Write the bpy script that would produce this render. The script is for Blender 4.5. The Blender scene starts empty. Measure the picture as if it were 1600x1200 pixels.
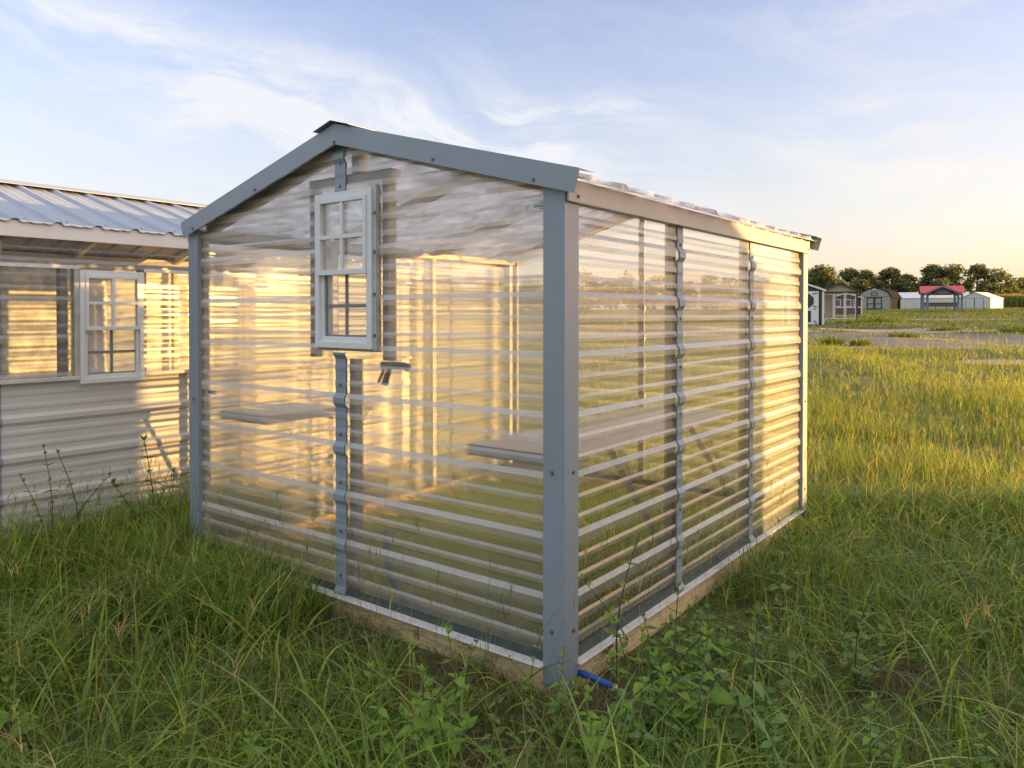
import bpy, bmesh, math, random
import numpy as np
from mathutils import Vector, Matrix
R = math.radians
rnd = random.Random(7)
sc = bpy.context.scene
COL = sc.collection

# ------------------------------------------------------------------ camera
CAM = Vector((1.528, -2.329, 1.427)); YAW = 0.65; FPX = 1184.7
cd = bpy.data.cameras.new('camera'); cam = bpy.data.objects.new('camera', cd); COL.objects.link(cam)
cd.sensor_width = 36; cd.lens = FPX / 1600 * 36; cd.shift_y = -0.0576
cd.clip_start = 0.05; cd.clip_end = 3000
cam.location = CAM; cam.rotation_euler = (R(90) - 0.0131, 0, YAW); sc.camera = cam
FW = Vector((-math.sin(YAW), math.cos(YAW), 0)); RT = Vector((math.cos(YAW), math.sin(YAW), 0))

# ------------------------------------------------------------------ light
SUN_EL, SUN_AZ = R(3.0), R(58.5)          # azimuth clockwise from +Y
w = bpy.data.worlds.new('World'); sc.world = w; w.use_nodes = True
sd = bpy.data.lights.new('sun', 'SUN'); sd.energy = 3.8; sd.angle = R(0.5); sd.color = (1.0, 0.58, 0.17)
sun = bpy.data.objects.new('sun', sd); COL.objects.link(sun)
sv = Vector((math.sin(SUN_AZ) * math.cos(SUN_EL), math.cos(SUN_AZ) * math.cos(SUN_EL), math.sin(SUN_EL)))
sun.rotation_euler = sv.to_track_quat('Z', 'Y').to_euler(); sun.location = sv * 60
sc.view_settings.view_transform = 'Standard'; sc.view_settings.look = 'None'
sc.view_settings.exposure = 2.14; sc.view_settings.gamma = 1
sc.render.engine = 'CYCLES'
cy = sc.cycles
cy.use_denoising = True; cy.denoiser = 'OPENIMAGEDENOISE'
cy.max_bounces = 10; cy.transparent_max_bounces = 40; cy.transmission_bounces = 8; cy.glossy_bounces = 4; cy.diffuse_bounces = 3
cy.caustics_reflective = False; cy.caustics_refractive = False; cy.sample_clamp_indirect = 6.0


class NT:
    """tiny node-tree helper"""
    def __init__(s, tree): s.t = tree
    def n(s, kind, **kw):
        nd = s.t.nodes.new(kind)
        for k, v in kw.items(): setattr(nd, k, v)
        return nd
    def set(s, sock, v):
        if isinstance(v, bpy.types.NodeSocket): s.t.links.new(v, sock)
        elif v is not None: sock.default_value = v
    def m(s, op, a, b=None, c=None, clamp=False):
        nd = s.n('ShaderNodeMath', operation=op, use_clamp=clamp)
        s.set(nd.inputs[0], a)
        if b is not None: s.set(nd.inputs[1], b)
        if c is not None: s.set(nd.inputs[2], c)
        return nd.outputs[0]
    def xyz(s, a, b, c):
        nd = s.n('ShaderNodeCombineXYZ')
        for i, v in enumerate((a, b, c)): s.set(nd.inputs[i], v)
        return nd.outputs[0]
    def sep(s, v):
        nd = s.n('ShaderNodeSeparateXYZ'); s.set(nd.inputs[0], v); return nd.outputs
    def noise(s, vec, scale, detail=4, rough=0.55, dist=0.0):
        nd = s.n('ShaderNodeTexNoise'); s.set(nd.inputs['Vector'], vec)
        nd.inputs['Scale'].default_value = scale; nd.inputs['Detail'].default_value = detail
        nd.inputs['Roughness'].default_value = rough; nd.inputs['Distortion'].default_value = dist
        return nd.outputs['Fac']
    def ramp(s, v, lo, hi, a=0.0, b=1.0):
        nd = s.n('ShaderNodeMapRange', interpolation_type='SMOOTHSTEP'); s.set(nd.inputs[0], v)
        for i, q in enumerate((lo, hi, a, b)): s.set(nd.inputs[1 + i], q)
        return nd.outputs[0]
    def mix(s, f, a, b, kind='MIX'):
        nd = s.n('ShaderNodeMix', data_type='RGBA', blend_type=kind)
        s.set(nd.inputs['Factor'], f)
        for nm, v in (('A', a), ('B', b)):
            sk = [i for i in nd.inputs if i.name == nm and i.type == 'RGBA'][0]
            s.set(sk, (*v, 1) if isinstance(v, tuple) and len(v) == 3 else v)
        return [o for o in nd.outputs if o.type == 'RGBA'][0]


def build_world():
    T = NT(w.node_tree); bg = w.node_tree.nodes['Background']
    sky = T.n('ShaderNodeTexSky', sky_type='NISHITA', sun_disc=False)
    sky.sun_elevation = SUN_EL; sky.sun_rotation = SUN_AZ; sky.dust_density = 1.2; sky.ozone_density = 1.6
    d = T.n('ShaderNodeTexCoord').outputs['Generated']
    x, y, z = T.sep(d)
    az = T.m('ARCTAN2', x, y); el = T.m('ARCSINE', z)
    # cirrus: fibres stretched along a slightly tilted direction
    warp = T.noise(T.xyz(T.m('MULTIPLY', az, 2.2), T.m('MULTIPLY', el, 3.0), 3.3), 1.6, 3)
    ev = T.m('ADD', T.m('MULTIPLY', el, 12.0), T.m('ADD', T.m('MULTIPLY', az, 1.9), T.m('MULTIPLY', warp, 2.0)))
    f1 = T.noise(T.xyz(T.m('MULTIPLY', az, 2.6), ev, 1.7), 1.25, 9, 0.62, 0.15)
    f2 = T.noise(T.xyz(T.m('MULTIPLY', az, 5.0), T.m('MULTIPLY', ev, 1.6), 8.1), 1.8, 8, 0.6, 0.15)
    def blob(a, e, sa, se, tilt, k):
        da = T.m('SUBTRACT', az, R(a)); de = T.m('SUBTRACT', T.m('SUBTRACT', el, R(e)), T.m('MULTIPLY', da, tilt))
        q = T.m('ADD', T.m('POWER', T.m('DIVIDE', da, R(sa)), 2.0), T.m('POWER', T.m('DIVIDE', de, R(se)), 2.0))
        return T.m('MULTIPLY', T.m('EXPONENT', T.m('MULTIPLY', q, -1.0)), k)
    bl = [blob(-58, 15.5, 16, 3.2, -0.16, 1.0), blob(-44, 13.5, 13, 2.4, -0.10, 0.9), blob(-34.5, 11.6, 5, 1.6, -0.35, 0.9),
          blob(-32, 14.8, 5, 1.0, 0.0, .6), blob(-11, 12.6, 5.5, 2.0, 0.1, 0.95), blob(-7.5, 20.8, 7, 1.6, 0.12, 0.75), blob(-8, 8.8, 12, 1.8, 0.1, 0.6),
          blob(-66, 8, 18, 3.5, 0.0, .6), blob(40, 14, 30, 5, 0.0, .7), blob(130, 20, 40, 8, .1, .7), blob(-150, 18, 40, 8, .1, .6)]
    tot = bl[0]
    for b in bl[1:]: tot = T.m('ADD', tot, b)
    tot = T.m('ADD', T.m('MULTIPLY', tot, 1.45), 0.24)
    wisps = T.ramp(f1, 0.40, 0.72); fine = T.ramp(f2, 0.36, 0.74)
    dens = T.m('MULTIPLY', tot, T.m('ADD', T.m('MULTIPLY', wisps, 0.75), T.m('MULTIPLY', fine, 0.38)))
    dens = T.m('MULTIPLY', dens, T.ramp(el, -0.02, 0.06)); dens = T.m('MINIMUM', dens, 0.93)
    # cloud colour: warmer towards the sunset
    cs = T.m('COSINE', T.m('SUBTRACT', az, SUN_AZ)); warm = T.ramp(cs, -0.2, 0.9)
    cc = T.mix(warm, (1.38, 1.40, 1.47), (1.62, 1.48, 1.24))
    # thin veil of high haze whitening the lower sky
    veil = T.m('MULTIPLY', T.ramp(el, 0.46, 0.02), 0.55)
    vc = T.mix(warm, (1.10, 1.20, 1.36), (1.42, 1.32, 1.06))
    c0 = T.mix(veil, T.mix(1.0, sky.outputs[0], (1.22, 0.98, 1.16), 'MULTIPLY'), vc)
    c0 = T.mix(T.m('MULTIPLY', T.ramp(el, 0.44, 0.75), T.ramp(f1, 0.2, 0.6, 0.70, 0.97)), c0, T.mix(warm, (1.75, 1.80, 1.86), (2.1, 1.95, 1.65)))   # bright cirrus deck added overhead, out of view, as fill light
    c1 = T.mix(dens, c0, cc)
    w.node_tree.links.new(c1, bg.inputs[0]); bg.inputs[1].default_value = 0.15
build_world()

# ------------------------------------------------------------------ helpers
class MB:
    def __init__(s): s.v = []; s.f = []; s.dust = {}
    def add(s, vs, fs):
        b = len(s.v); s.v += [tuple(v) for v in vs]; s.f += [tuple(i + b for i in f) for f in fs]; return s
    def box(s, x0, x1, y0, y1, z0, z1):
        vs = [(x, y, z) for z in (z0, z1) for y in (y0, y1) for x in (x0, x1)]
        return s.add(vs, [(0, 2, 3, 1), (4, 5, 7, 6), (0, 1, 5, 4), (2, 6, 7, 3), (0, 4, 6, 2), (1, 3, 7, 5)])
    def bar(s, a, b, wd, ht, up=(0, 0, 1)):
        a, b = Vector(a), Vector(b); d = (b - a).normalized(); u = Vector(up)
        sd_ = d.cross(u)
        if sd_.length < 1e-4: sd_ = d.cross(Vector((1, 0, 0)))
        sd_.normalize(); u = sd_.cross(d).normalized()
        vs = [p + sd_ * (sx * wd / 2) + u * (sz * ht / 2) for p in (a, b) for sx, sz in ((-1, -1), (1, -1), (1, 1), (-1, 1))]
        return s.add(vs, [(3, 2, 1, 0), (4, 5, 6, 7), (0, 1, 5, 4), (1, 2, 6, 5), (2, 3, 7, 6), (3, 0, 4, 7)])
    def prism(s, poly, ax, a, b):
        """polygon in the other two axes, extruded a..b along axis ax (0,1,2)"""
        def p(q, t):
            if ax == 0: return (t, q[0], q[1])
            if ax == 1: return (q[0], t, q[1])
            return (q[0], q[1], t)
        n = len(poly); vs = [p(q, a) for q in poly] + [p(q, b) for q in poly]
        return s.add(vs, [tuple(range(n - 1, -1, -1)), tuple(range(n, 2 * n))] + [(i, (i + 1) % n, n + (i + 1) % n, n + i) for i in range(n)])
    def tube(s, pts, r, n=8, cap=True):
        pts = [Vector(p) for p in pts]; rr = r if isinstance(r, (list, tuple)) else [r] * len(pts)
        vs = []; u = None
        for i, p in enumerate(pts):
            d = (pts[min(i + 1, len(pts) - 1)] - pts[max(i - 1, 0)]).normalized()
            if u is None:
                u = d.cross(Vector((0, 0, 1)));  u = u if u.length > 1e-3 else d.cross(Vector((1, 0, 0)))
            u = (u - d * u.dot(d)).normalized(); v = d.cross(u)
            vs += [p + (u * math.cos(t) + v * math.sin(t)) * rr[i] for t in [2 * math.pi * k / n for k in range(n)]]
        fs = [(i * n + k, i * n + (k + 1) % n, (i + 1) * n + (k + 1) % n, (i + 1) * n + k) for i in range(len(pts) - 1) for k in range(n)]
        if cap: fs += [tuple(range(n - 1, -1, -1)), tuple(range((len(pts) - 1) * n, len(pts) * n))]
        return s.add(vs, fs)
    def quad(s, a, b, c, d): return s.add([a, b, c, d], [(0, 1, 2, 3)])
    def mesh(s, name, mt, smooth=False, off=None):
        v = s.v if off is None else [(a - off[0], b - off[1], c - off[2]) for a, b, c in s.v]
        me = bpy.data.meshes.new(name); me.from_pydata(v, [], s.f)
        if mt is not None: me.materials.append(mt)
        if smooth: me.polygons.foreach_set('use_smooth', [True] * len(me.polygons))
        if s.dust:
            a = me.attributes.new('dust', 'FLOAT', 'FACE')
            a.data.foreach_set('value', [s.dust.get(i, 0.0) for i in range(len(s.f))])
        me.update(); return me
    def build(s, name, mt, parent=None, smooth=False, world=False):
        """world=True: the coordinates are world ones and the parent is an unrotated Empty"""
        off = None
        if world and parent is not None:
            off = Vector((0, 0, 0)); q = parent
            while q is not None: off += q.location; q = q.parent
        o = bpy.data.objects.new(name, s.mesh(name, mt, smooth, off)); COL.objects.link(o)
        if parent is not None: o.parent = parent
        return o

def bevel(o, wd=0.003, seg=2):
    m = o.modifiers.new('bevel', 'BEVEL'); m.width = wd; m.segments = seg; m.limit_method = 'ANGLE'; m.angle_limit = R(40)
    return o

def thing(name, label, cat, loc=(0, 0, 0), rz=0.0, group=None):
    o = bpy.data.objects.new(name, None); COL.objects.link(o); o.empty_display_size = 0.2
    o.location = loc; o.rotation_euler = (0, 0, rz); return tag(o, label, cat, group)
def tag(o, label, cat, group=None):
    o['label'] = label; o['category'] = cat
    if group: o['group'] = group
    return o
def dup(root, loc, rz=0.0, scale=1.0, label=None, group=None):
    r = root.copy(); COL.objects.link(r); r.location = loc; r.rotation_euler = (0, 0, rz); r.scale = (scale,) * 3
    if label: r['label'] = label
    if group: r['group'] = group
    for ch in list(root.children):
        c = ch.copy(); COL.objects.link(c); c.parent = r
        for g in ch.children:
            q = g.copy(); COL.objects.link(q); q.parent = c
    return r

YK = [-400, 6.3, 15, 25, 44.8, 56.5, 83, 88.6, 104.7, 123, 147, 200, 900]
HK = [0, 0.0, 0.10, 0.32, 0.86, 1.055, 1.50, 1.60, 2.08, 2.36, 2.6, 2.75, 2.8]
def hgt(x, y):
    b = np.interp(y, YK, HK)
    far = np.clip((np.abs(y) - 4) / 10, 0, 1)
    return b + far * (0.05 * np.sin(x * 0.31 + 1.0) * np.sin(y * 0.37) + 0.03 * np.sin(x * 0.9 + y * 0.6))
def ground(x, y): return float(hgt(np.float64(x), np.float64(y)))
def at(px, d):
    """world point on the ground that the photo shows in column px at depth d"""
    p = CAM + FW * d + RT * ((px - 800) / FPX * d); p.z = ground(p.x, p.y); return p

# ------------------------------------------------------------------ materials
def newmat(name):
    m = bpy.data.materials.new(name); m.use_nodes = True
    T = NT(m.node_tree); b = m.node_tree.nodes['Principled BSDF']
    return m, T, b
def objco(T, sx=1, sy=1, sz=1, kind='Object'):
    c = T.n('ShaderNodeTexCoord').outputs[kind]
    mp = T.n('ShaderNodeMapping'); T.set(mp.inputs[0], c); mp.inputs['Scale'].default_value = (sx, sy, sz); return mp.outputs[0]
def bumpify(T, b, h, st, dist=0.01):
    nd = T.n('ShaderNodeBump'); nd.inputs['Strength'].default_value = st; nd.inputs['Distance'].default_value = dist
    T.set(nd.inputs['Height'], h); T.set(b.inputs['Normal'], nd.outputs[0])
def paint(name, col, rough=0.4, var=0.12, scale=6, metal=0.0, bump=0.05, dirt=0.0, stretch=(1, 1, 1)):
    m, T, b = newmat(name); v = objco(T, *stretch)
    n = T.noise(v, scale, 6, 0.6)
    lo = tuple(c * (1 - var) for c in col); hi = tuple(min(1, c * (1 + var)) for c in col)
    c = T.mix(T.ramp(n, 0.3, 0.7), lo, hi)
    if dirt: c = T.mix(T.m('MULTIPLY', T.ramp(T.noise(v, scale * 2.3, 8, 0.7), 0.55, 0.8), dirt), c, (0.20, 0.17, 0.12))
    T.set(b.inputs['Base Color'], c); b.inputs['Metallic'].default_value = metal
    T.set(b.inputs['Roughness'], T.ramp(T.noise(v, scale * 1.7, 5), 0.25, 0.75, rough * 0.85, min(1, rough * 1.2)))
    if bump: bumpify(T, b, T.noise(v, 5, 3), bump, 0.02)
    return m
def wood(name, col, dark, axis=0):
    m, T, b = newmat(name)
    s = [14, 14, 14]; s[axis] = 0.9
    v = objco(T, *s)
    g = T.noise(v, 1.3, 6, 0.6, 1.2)
    s2 = [70, 70, 70]; s2[axis] = 2.0
    f = T.noise(objco(T, *s2), 1.2, 3)
    rings = T.m('FRACT', T.m('MULTIPLY', g, 9.0)); rings = T.ramp(rings, 0.55, 1.0)
    c = T.mix(T.m('MULTIPLY', rings, 0.75), col, dark); c = T.mix(T.ramp(f, 0.5, 0.8, 0, 0.25), c, dark)
    c = T.mix(T.ramp(T.noise(objco(T, 1.2, 1.2, 3), 2, 5), 0.5, 0.75, 0, 0.35), c, (0.30, 0.22, 0.13))
    T.set(b.inputs['Base Color'], c); b.inputs['Roughness'].default_value = 0.75; bumpify(T, b, f, 0.15, 0.003)
    return m

def clear_panel(name, along=0, tint=(0.97, 0.97, 0.955), haze=0.16, fwd=0.12, dk=1.0, blur=0.12, soft=0.6):
    """corrugated clear plastic: see-through sheet with a glossy skin, a smeared forward scatter and dusty haze, plus painted sky sheen on the rib tops"""
    m, T, b = newmat(name); m.node_tree.nodes.remove(b)
    out = [n for n in m.node_tree.nodes if n.type == 'OUTPUT_MATERIAL'][0]
    s = [40, 40, 40]; s[along] = 0.9; v = objco(T, *s)
    streak = T.noise(v, 1.6, 5, 0.6)
    s = [9, 9, 9]; s[along] = 1.6; wav = T.noise(objco(T, *s), 1.0, 3, 0.5, 0.4)
    spots = T.noise(objco(T, 3, 3, 5), 5, 9, 0.68)
    bp = T.n('ShaderNodeBump'); bp.inputs['Strength'].default_value = 0.045; bp.inputs['Distance'].default_value = 0.012
    T.set(bp.inputs['Height'], T.m('ADD', T.m('MULTIPLY', streak, 0.22), wav))
    tr = T.n('ShaderNodeBsdfTransparent'); tr.inputs[0].default_value = (*tint, 1)
    rf = T.n('ShaderNodeBsdfRefraction'); rf.inputs['Color'].default_value = (*tint, 1); rf.inputs['IOR'].default_value = 1.05
    rf.inputs['Roughness'].default_value = blur; T.set(rf.inputs['Normal'], bp.outputs[0])
    tl = T.n('ShaderNodeBsdfTranslucent'); tl.inputs[0].default_value = (0.90, 0.90, 0.88, 1)
    df = T.n('ShaderNodeBsdfDiffuse'); df.inputs[0].default_value = (0.86, 0.86, 0.88, 1)
    gl = T.n('ShaderNodeBsdfGlossy'); gl.inputs['Color'].default_value = (1, 1, 1, 1); gl.inputs['Roughness'].default_value = 0.18
    T.set(gl.inputs['Normal'], bp.outputs[0])
    def mx(f, a, b_):
        nd = T.n('ShaderNodeMixShader'); T.set(nd.inputs[0], f); T.set(nd.inputs[1], a.outputs[0]); T.set(nd.inputs[2], b_.outputs[0]); return nd
    see = mx(fwd, tr, rf); hz = mx(0.4, tl, df)
    amount = T.m('ADD', T.m('MULTIPLY', T.ramp(spots, 0.30, 0.85), haze * 0.5), T.m('MULTIPLY', T.ramp(streak, 0.3, 0.85), haze * 0.3))
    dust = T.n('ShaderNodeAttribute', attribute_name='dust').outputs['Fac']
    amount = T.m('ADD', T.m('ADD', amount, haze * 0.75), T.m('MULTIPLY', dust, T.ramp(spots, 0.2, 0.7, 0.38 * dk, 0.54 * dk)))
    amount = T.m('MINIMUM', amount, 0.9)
    body = mx(amount, see, hz)
    g2 = T.n('ShaderNodeBsdfGlossy'); g2.inputs['Roughness'].default_value = 0.46; T.set(g2.inputs['Normal'], bp.outputs[0])
    gl = mx(soft, gl, g2)
    fr = T.n('ShaderNodeFresnel'); fr.inputs['IOR'].default_value = 1.6; T.set(fr.inputs['Normal'], bp.outputs[0])
    fac = T.m('MINIMUM', T.m('MULTIPLY', fr.outputs[0], 1.3), 0.92)
    last = mx(fac, body, gl); m.node_tree.links.new(last.outputs[0], out.inputs[0])
    return m
def glass(name, haze=0.03):
    m, T, b = newmat(name); m.node_tree.nodes.remove(b)
    out = [n for n in m.node_tree.nodes if n.type == 'OUTPUT_MATERIAL'][0]
    tr = T.n('ShaderNodeBsdfTransparent'); tr.inputs[0].default_value = (0.88, 0.90, 0.90, 1)
    df = T.n('ShaderNodeBsdfDiffuse'); df.inputs[0].default_value = (0.6, 0.6, 0.6, 1)
    gl = T.n('ShaderNodeBsdfGlossy'); gl.inputs['Roughness'].default_value = 0.02
    a = T.n('ShaderNodeMixShader'); a.inputs[0].default_value = haze; T.set(a.inputs[1], tr.outputs[0]); T.set(a.inputs[2], df.outputs[0])
    fr = T.n('ShaderNodeFresnel'); fr.inputs['IOR'].default_value = 1.55
    c = T.n('ShaderNodeMixShader'); T.set(c.inputs[0], T.m('MINIMUM', T.m('MULTIPLY', fr.outputs[0], 2.0), 0.95)); T.set(c.inputs[1], a.outputs[0]); T.set(c.inputs[2], gl.outputs[0])
    m.node_tree.links.new(c.outputs[0], out.inputs[0]); return m
def leafmat(name, attr=True, col=(0.06, 0.1, 0.03), trans=0.35, rough=0.45, tt=(1.5, 1.5, 0.8)):
    m, T, b = newmat(name); out = [n for n in m.node_tree.nodes if n.type == 'OUTPUT_MATERIAL'][0]
    if attr:
        c = T.n('ShaderNodeAttribute', attribute_name='tint').outputs['Color']
    else:
        oi = T.n('ShaderNodeObjectInfo').outputs['Random']
        n = T.noise(objco(T), 9, 5, 0.6)
        c = T.mix(T.ramp(n, 0.3, 0.7), tuple(q * 0.72 for q in col), tuple(q * 1.3 for q in col))
        if col[1] < 0.5: c = T.mix(T.m('MULTIPLY', oi, 0.35), c, (col[0] * 1.5, col[1] * 1.2, col[2] * 0.8))
    T.set(b.inputs['Base Color'], c); b.inputs['Roughness'].default_value = rough; b.inputs['Specular IOR Level'].default_value = 0.22
    tl = T.n('ShaderNodeBsdfTranslucent'); T.set(tl.inputs[0], T.mix(1.0, c, tt, 'MULTIPLY'))
    mx = T.n('ShaderNodeMixShader'); mx.inputs[0].default_value = trans
    T.set(mx.inputs[1], b.outputs[0]); T.set(mx.inputs[2], tl.outputs[0]); m.node_tree.links.new(mx.outputs[0], out.inputs[0]); return m

M = {}
M['trim'] = paint('grey_blue_painted_steel', (0.27, 0.32, 0.375), 0.36, 0.04, 3, bump=0.04, dirt=0.05)
M['roof'] = paint('pale_painted_roof_steel', (0.27, 0.31, 0.40), 0.34, 0.06, 4, bump=0.06, dirt=0.1)
M['white_roof'] = leafmat('white_translucent_roof', False, (0.84, 0.84, 0.88), 0.64, 0.35, (1, 1, 1))
M['fascia'] = paint('cream_white_fascia', (0.88, 0.86, 0.83), 0.45, 0.04, 5, dirt=0.1)
M['eave'] = paint('pale_eave_trim', (0.44, 0.42, 0.39), 0.42, 0.04, 5, dirt=0.08)
M['lip'] = paint('pale_base_flashing', (0.70, 0.67, 0.67), 0.42, 0.12, 9, dirt=0.32)
M['rail'] = paint('dark_green_grey_rail', (0.060, 0.085, 0.075), 0.6, 0.2, 12, dirt=0.2)
M['galv'] = paint('galvanised_steel', (0.50, 0.50, 0.48), 0.5, 0.14, 14, metal=0.25, bump=0.05)
M['beige'] = paint('beige_steel_siding', (0.66, 0.635, 0.61), 0.5, 0.04, 3, bump=0.03, dirt=0.10)
M['pale_sheet'] = leafmat('pale_translucent_sheet', False, (0.88, 0.86, 0.78), 0.15, 0.4, (1, 1, 1))
M['vinyl'] = paint('white_vinyl', (0.76, 0.78, 0.79), 0.4, 0.03, 6, bump=0.0)
M['greygrid'] = paint('grey_window_grille', (0.22, 0.22, 0.24), 0.5, 0.05, 6, bump=0.0)
M['screw'] = paint('zinc_screw', (0.20, 0.21, 0.23), 0.4, 0.1, 20, metal=0.5, bump=0)
M['woodx'] = wood('pine_board_lengthwise', (0.80, 0.60, 0.33), (0.40, 0.235, 0.10), 0)
M['woody'] = wood('pine_board_depthwise', (0.80, 0.60, 0.33), (0.40, 0.235, 0.10), 1)
M['woodz'] = wood('pale_stud', (0.76, 0.72, 0.63), (0.62, 0.56, 0.46), 2)
M['woodp'] = wood('pale_plate', (0.76, 0.72, 0.63), (0.62, 0.56, 0.46), 1)
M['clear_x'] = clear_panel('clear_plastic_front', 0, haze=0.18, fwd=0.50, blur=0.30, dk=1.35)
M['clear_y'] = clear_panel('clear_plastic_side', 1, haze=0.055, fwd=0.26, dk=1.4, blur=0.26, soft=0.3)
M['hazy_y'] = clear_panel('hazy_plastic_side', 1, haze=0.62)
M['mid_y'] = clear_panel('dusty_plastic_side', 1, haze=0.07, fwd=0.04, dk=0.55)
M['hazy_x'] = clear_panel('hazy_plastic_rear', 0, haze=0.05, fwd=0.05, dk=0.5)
M['glass'] = glass('window_glass', 0.38); M['screen'] = glass('screened_window_glass', 0.55)
M['shelf'] = paint('worn_white_shelf', (0.80, 0.77, 0.71), 0.5, 0.06, 7, dirt=0.10)
M['black'] = paint('black_plastic', (0.03, 0.03, 0.032), 0.45, 0.2, 12, bump=0)
M['green_plastic'] = paint('green_plastic', (0.06, 0.16, 0.03), 0.4, 0.15, 10, bump=0)
M['blue'] = paint('blue_hose_vinyl', (0.01, 0.10, 0.50), 0.35, 0.15, 30, bump=0)
M['brass'] = paint('silvered_coupling', (0.62, 0.56, 0.45), 0.35, 0.1, 30, metal=0.6, bump=0)
M['sticker'] = paint('white_sticker', (0.66, 0.70, 0.72), 0.5, 0.03, 30, bump=0)
M['ink'] = paint('dark_ink', (0.06, 0.065, 0.075), 0.6, 0.1, 30, bump=0)
M['woodink'] = paint('brown_stamp_ink', (0.10, 0.06, 0.035), 0.7, 0.2, 60, bump=0)
M['blade'] = leafmat('grass_blades', True, trans=0.42, rough=0.42)
M['weed'] = leafmat('weed_leaves', False, (0.19, 0.33, 0.06), 0.38, 0.4)
M['weed_dark'] = leafmat('weed_leaves_dark', False, (0.13, 0.23, 0.07), 0.33, 0.4)
M['stem'] = paint('weed_stem', (0.10, 0.12, 0.05), 0.6, 0.2, 15, bump=0)
M['stem_dark'] = paint('weed_stem_dark', (0.07, 0.045, 0.04), 0.6, 0.2, 15, bump=0)

# ------------------------------------------------------------------ ribbed sheets
PIT = 0.2286
def rib_pts(za, zb, z0, majors=True, hm=0.0125, hs=0.0045):
    """breakpoints (z, offset) of the steel/plastic rib profile between za and zb"""
    pts = []
    k0 = int(math.floor((za - z0) / PIT)) - 1; k1 = int(math.ceil((zb - z0) / PIT)) + 1
    for k in range(k0, k1 + 1):
        zc = z0 + k * PIT
        pts += [(zc - 0.034, 0), (zc - 0.013, hm), (zc + 0.013, hm), (zc + 0.034, 0)]
        for q in (PIT / 3, 2 * PIT / 3):
            zc2 = zc + q; pts += [(zc2 - 0.020, 0), (zc2 - 0.007, hs), (zc2 + 0.007, hs), (zc2 + 0.020, 0)]
    zs = [p[0] for p in pts]; os_ = [p[1] for p in pts]
    f = lambda z: float(np.interp(z, zs, os_))
    res = [(za, f(za))] + [p for p in pts if za + 1e-4 < p[0] < zb - 1e-4] + [(zb, f(zb))]
    return res
def sheet(mb, mapf, za, zb, xl, xr, z0, n=10, wob=0.0005, extra=0.0, hm=0.0125, hs=0.0045, seed=0):
    """ribbed sheet; mapf(x, offset, z); xl/xr give the ends at height z"""
    P_ = rib_pts(za, zb, z0, hm=hm, hs=hs); vs = []; fs = []
    fl = xl if callable(xl) else (lambda z: xl); fr = xr if callable(xr) else (lambda z: xr)
    for j, (z, o) in enumerate(P_):
        a, b = fl(z), fr(z)
        for i in range(n + 1):
            x = a + (b - a) * i / n
            wv = wob * (math.sin(x * 7.3 + j * 0.9 + seed) + math.sin(x * 3.1 - z * 11 + seed * 2.0) + 0.8 * math.sin(z * 23 + x * 1.7))
            vs.append(mapf(x, o + extra + wv, z))
    m_ = n + 1
    for j in range(len(P_) - 1):
        up = P_[j][1] - P_[j + 1][1]
        for i in range(n):
            if up > 1e-4: mb.dust[len(mb.f) + len(fs)] = 1.0 if up > 0.007 else 0.6      # upward flanks whitened in place of sky reflection
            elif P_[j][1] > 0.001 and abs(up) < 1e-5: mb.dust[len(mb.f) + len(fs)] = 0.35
            fs.append((j * m_ + i, j * m_ + i + 1, (j + 1) * m_ + i + 1, (j + 1) * m_ + i))
    mb.add(vs, fs)
def strip(name, mt, parent, mapf, za, zb, xc, wd, z0, world=True):
    """narrow cover strip that follows the ribs, folded back at both edges"""
    mb = MB(); P_ = rib_pts(za, zb, z0, hs=0.002); vs = []; fs = []
    for z, o in P_:
        e = 0.002 if o > 0.009 else 0.0
        for x, oo in ((xc - wd / 2, -0.004), (xc - wd / 2 - e, 0.006), (xc + wd / 2 + e, 0.006), (xc + wd / 2, -0.004)):
            vs.append(mapf(x, o + oo + (0.0015 if o > 0.009 else 0), z))
    for j in range(len(P_) - 1):
        for i in range(3): fs.append((j * 4 + i, j * 4 + i + 1, j * 4 + 5 + i, j * 4 + 4 + i))
    return mb.add(vs, fs).build(name, mt, parent, world=world)

_sm = None
def screw_mesh():
    global _sm
    if _sm is None:
        mb = MB(); n = 10
        for r0, y0, y1 in ((0.0085, 0.0, -0.002), (0.0055, -0.002, -0.0065)):
            k = n if r0 > 0.006 else 6
            ring = lambda y: [(r0 * math.cos(2 * math.pi * i / k), y, r0 * math.sin(2 * math.pi * i / k)) for i in range(k)]
            mb.add(ring(y0) + ring(y1), [(i, (i + 1) % k, k + (i + 1) % k, k + i) for i in range(k)] + [tuple(range(k, 2 * k))])
        _sm = mb.mesh('screw', M['screw'])
    return _sm
def screw(parent, pos, rz=0.0):
    o = bpy.data.objects.new('screw', screw_mesh()); COL.objects.link(o); o.parent = parent
    o.location = Vector(pos) - parent.location; o.rotation_euler = (0, rnd.uniform(0, 3), rz) if rz == 0 else (0, 0, rz); return o

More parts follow.
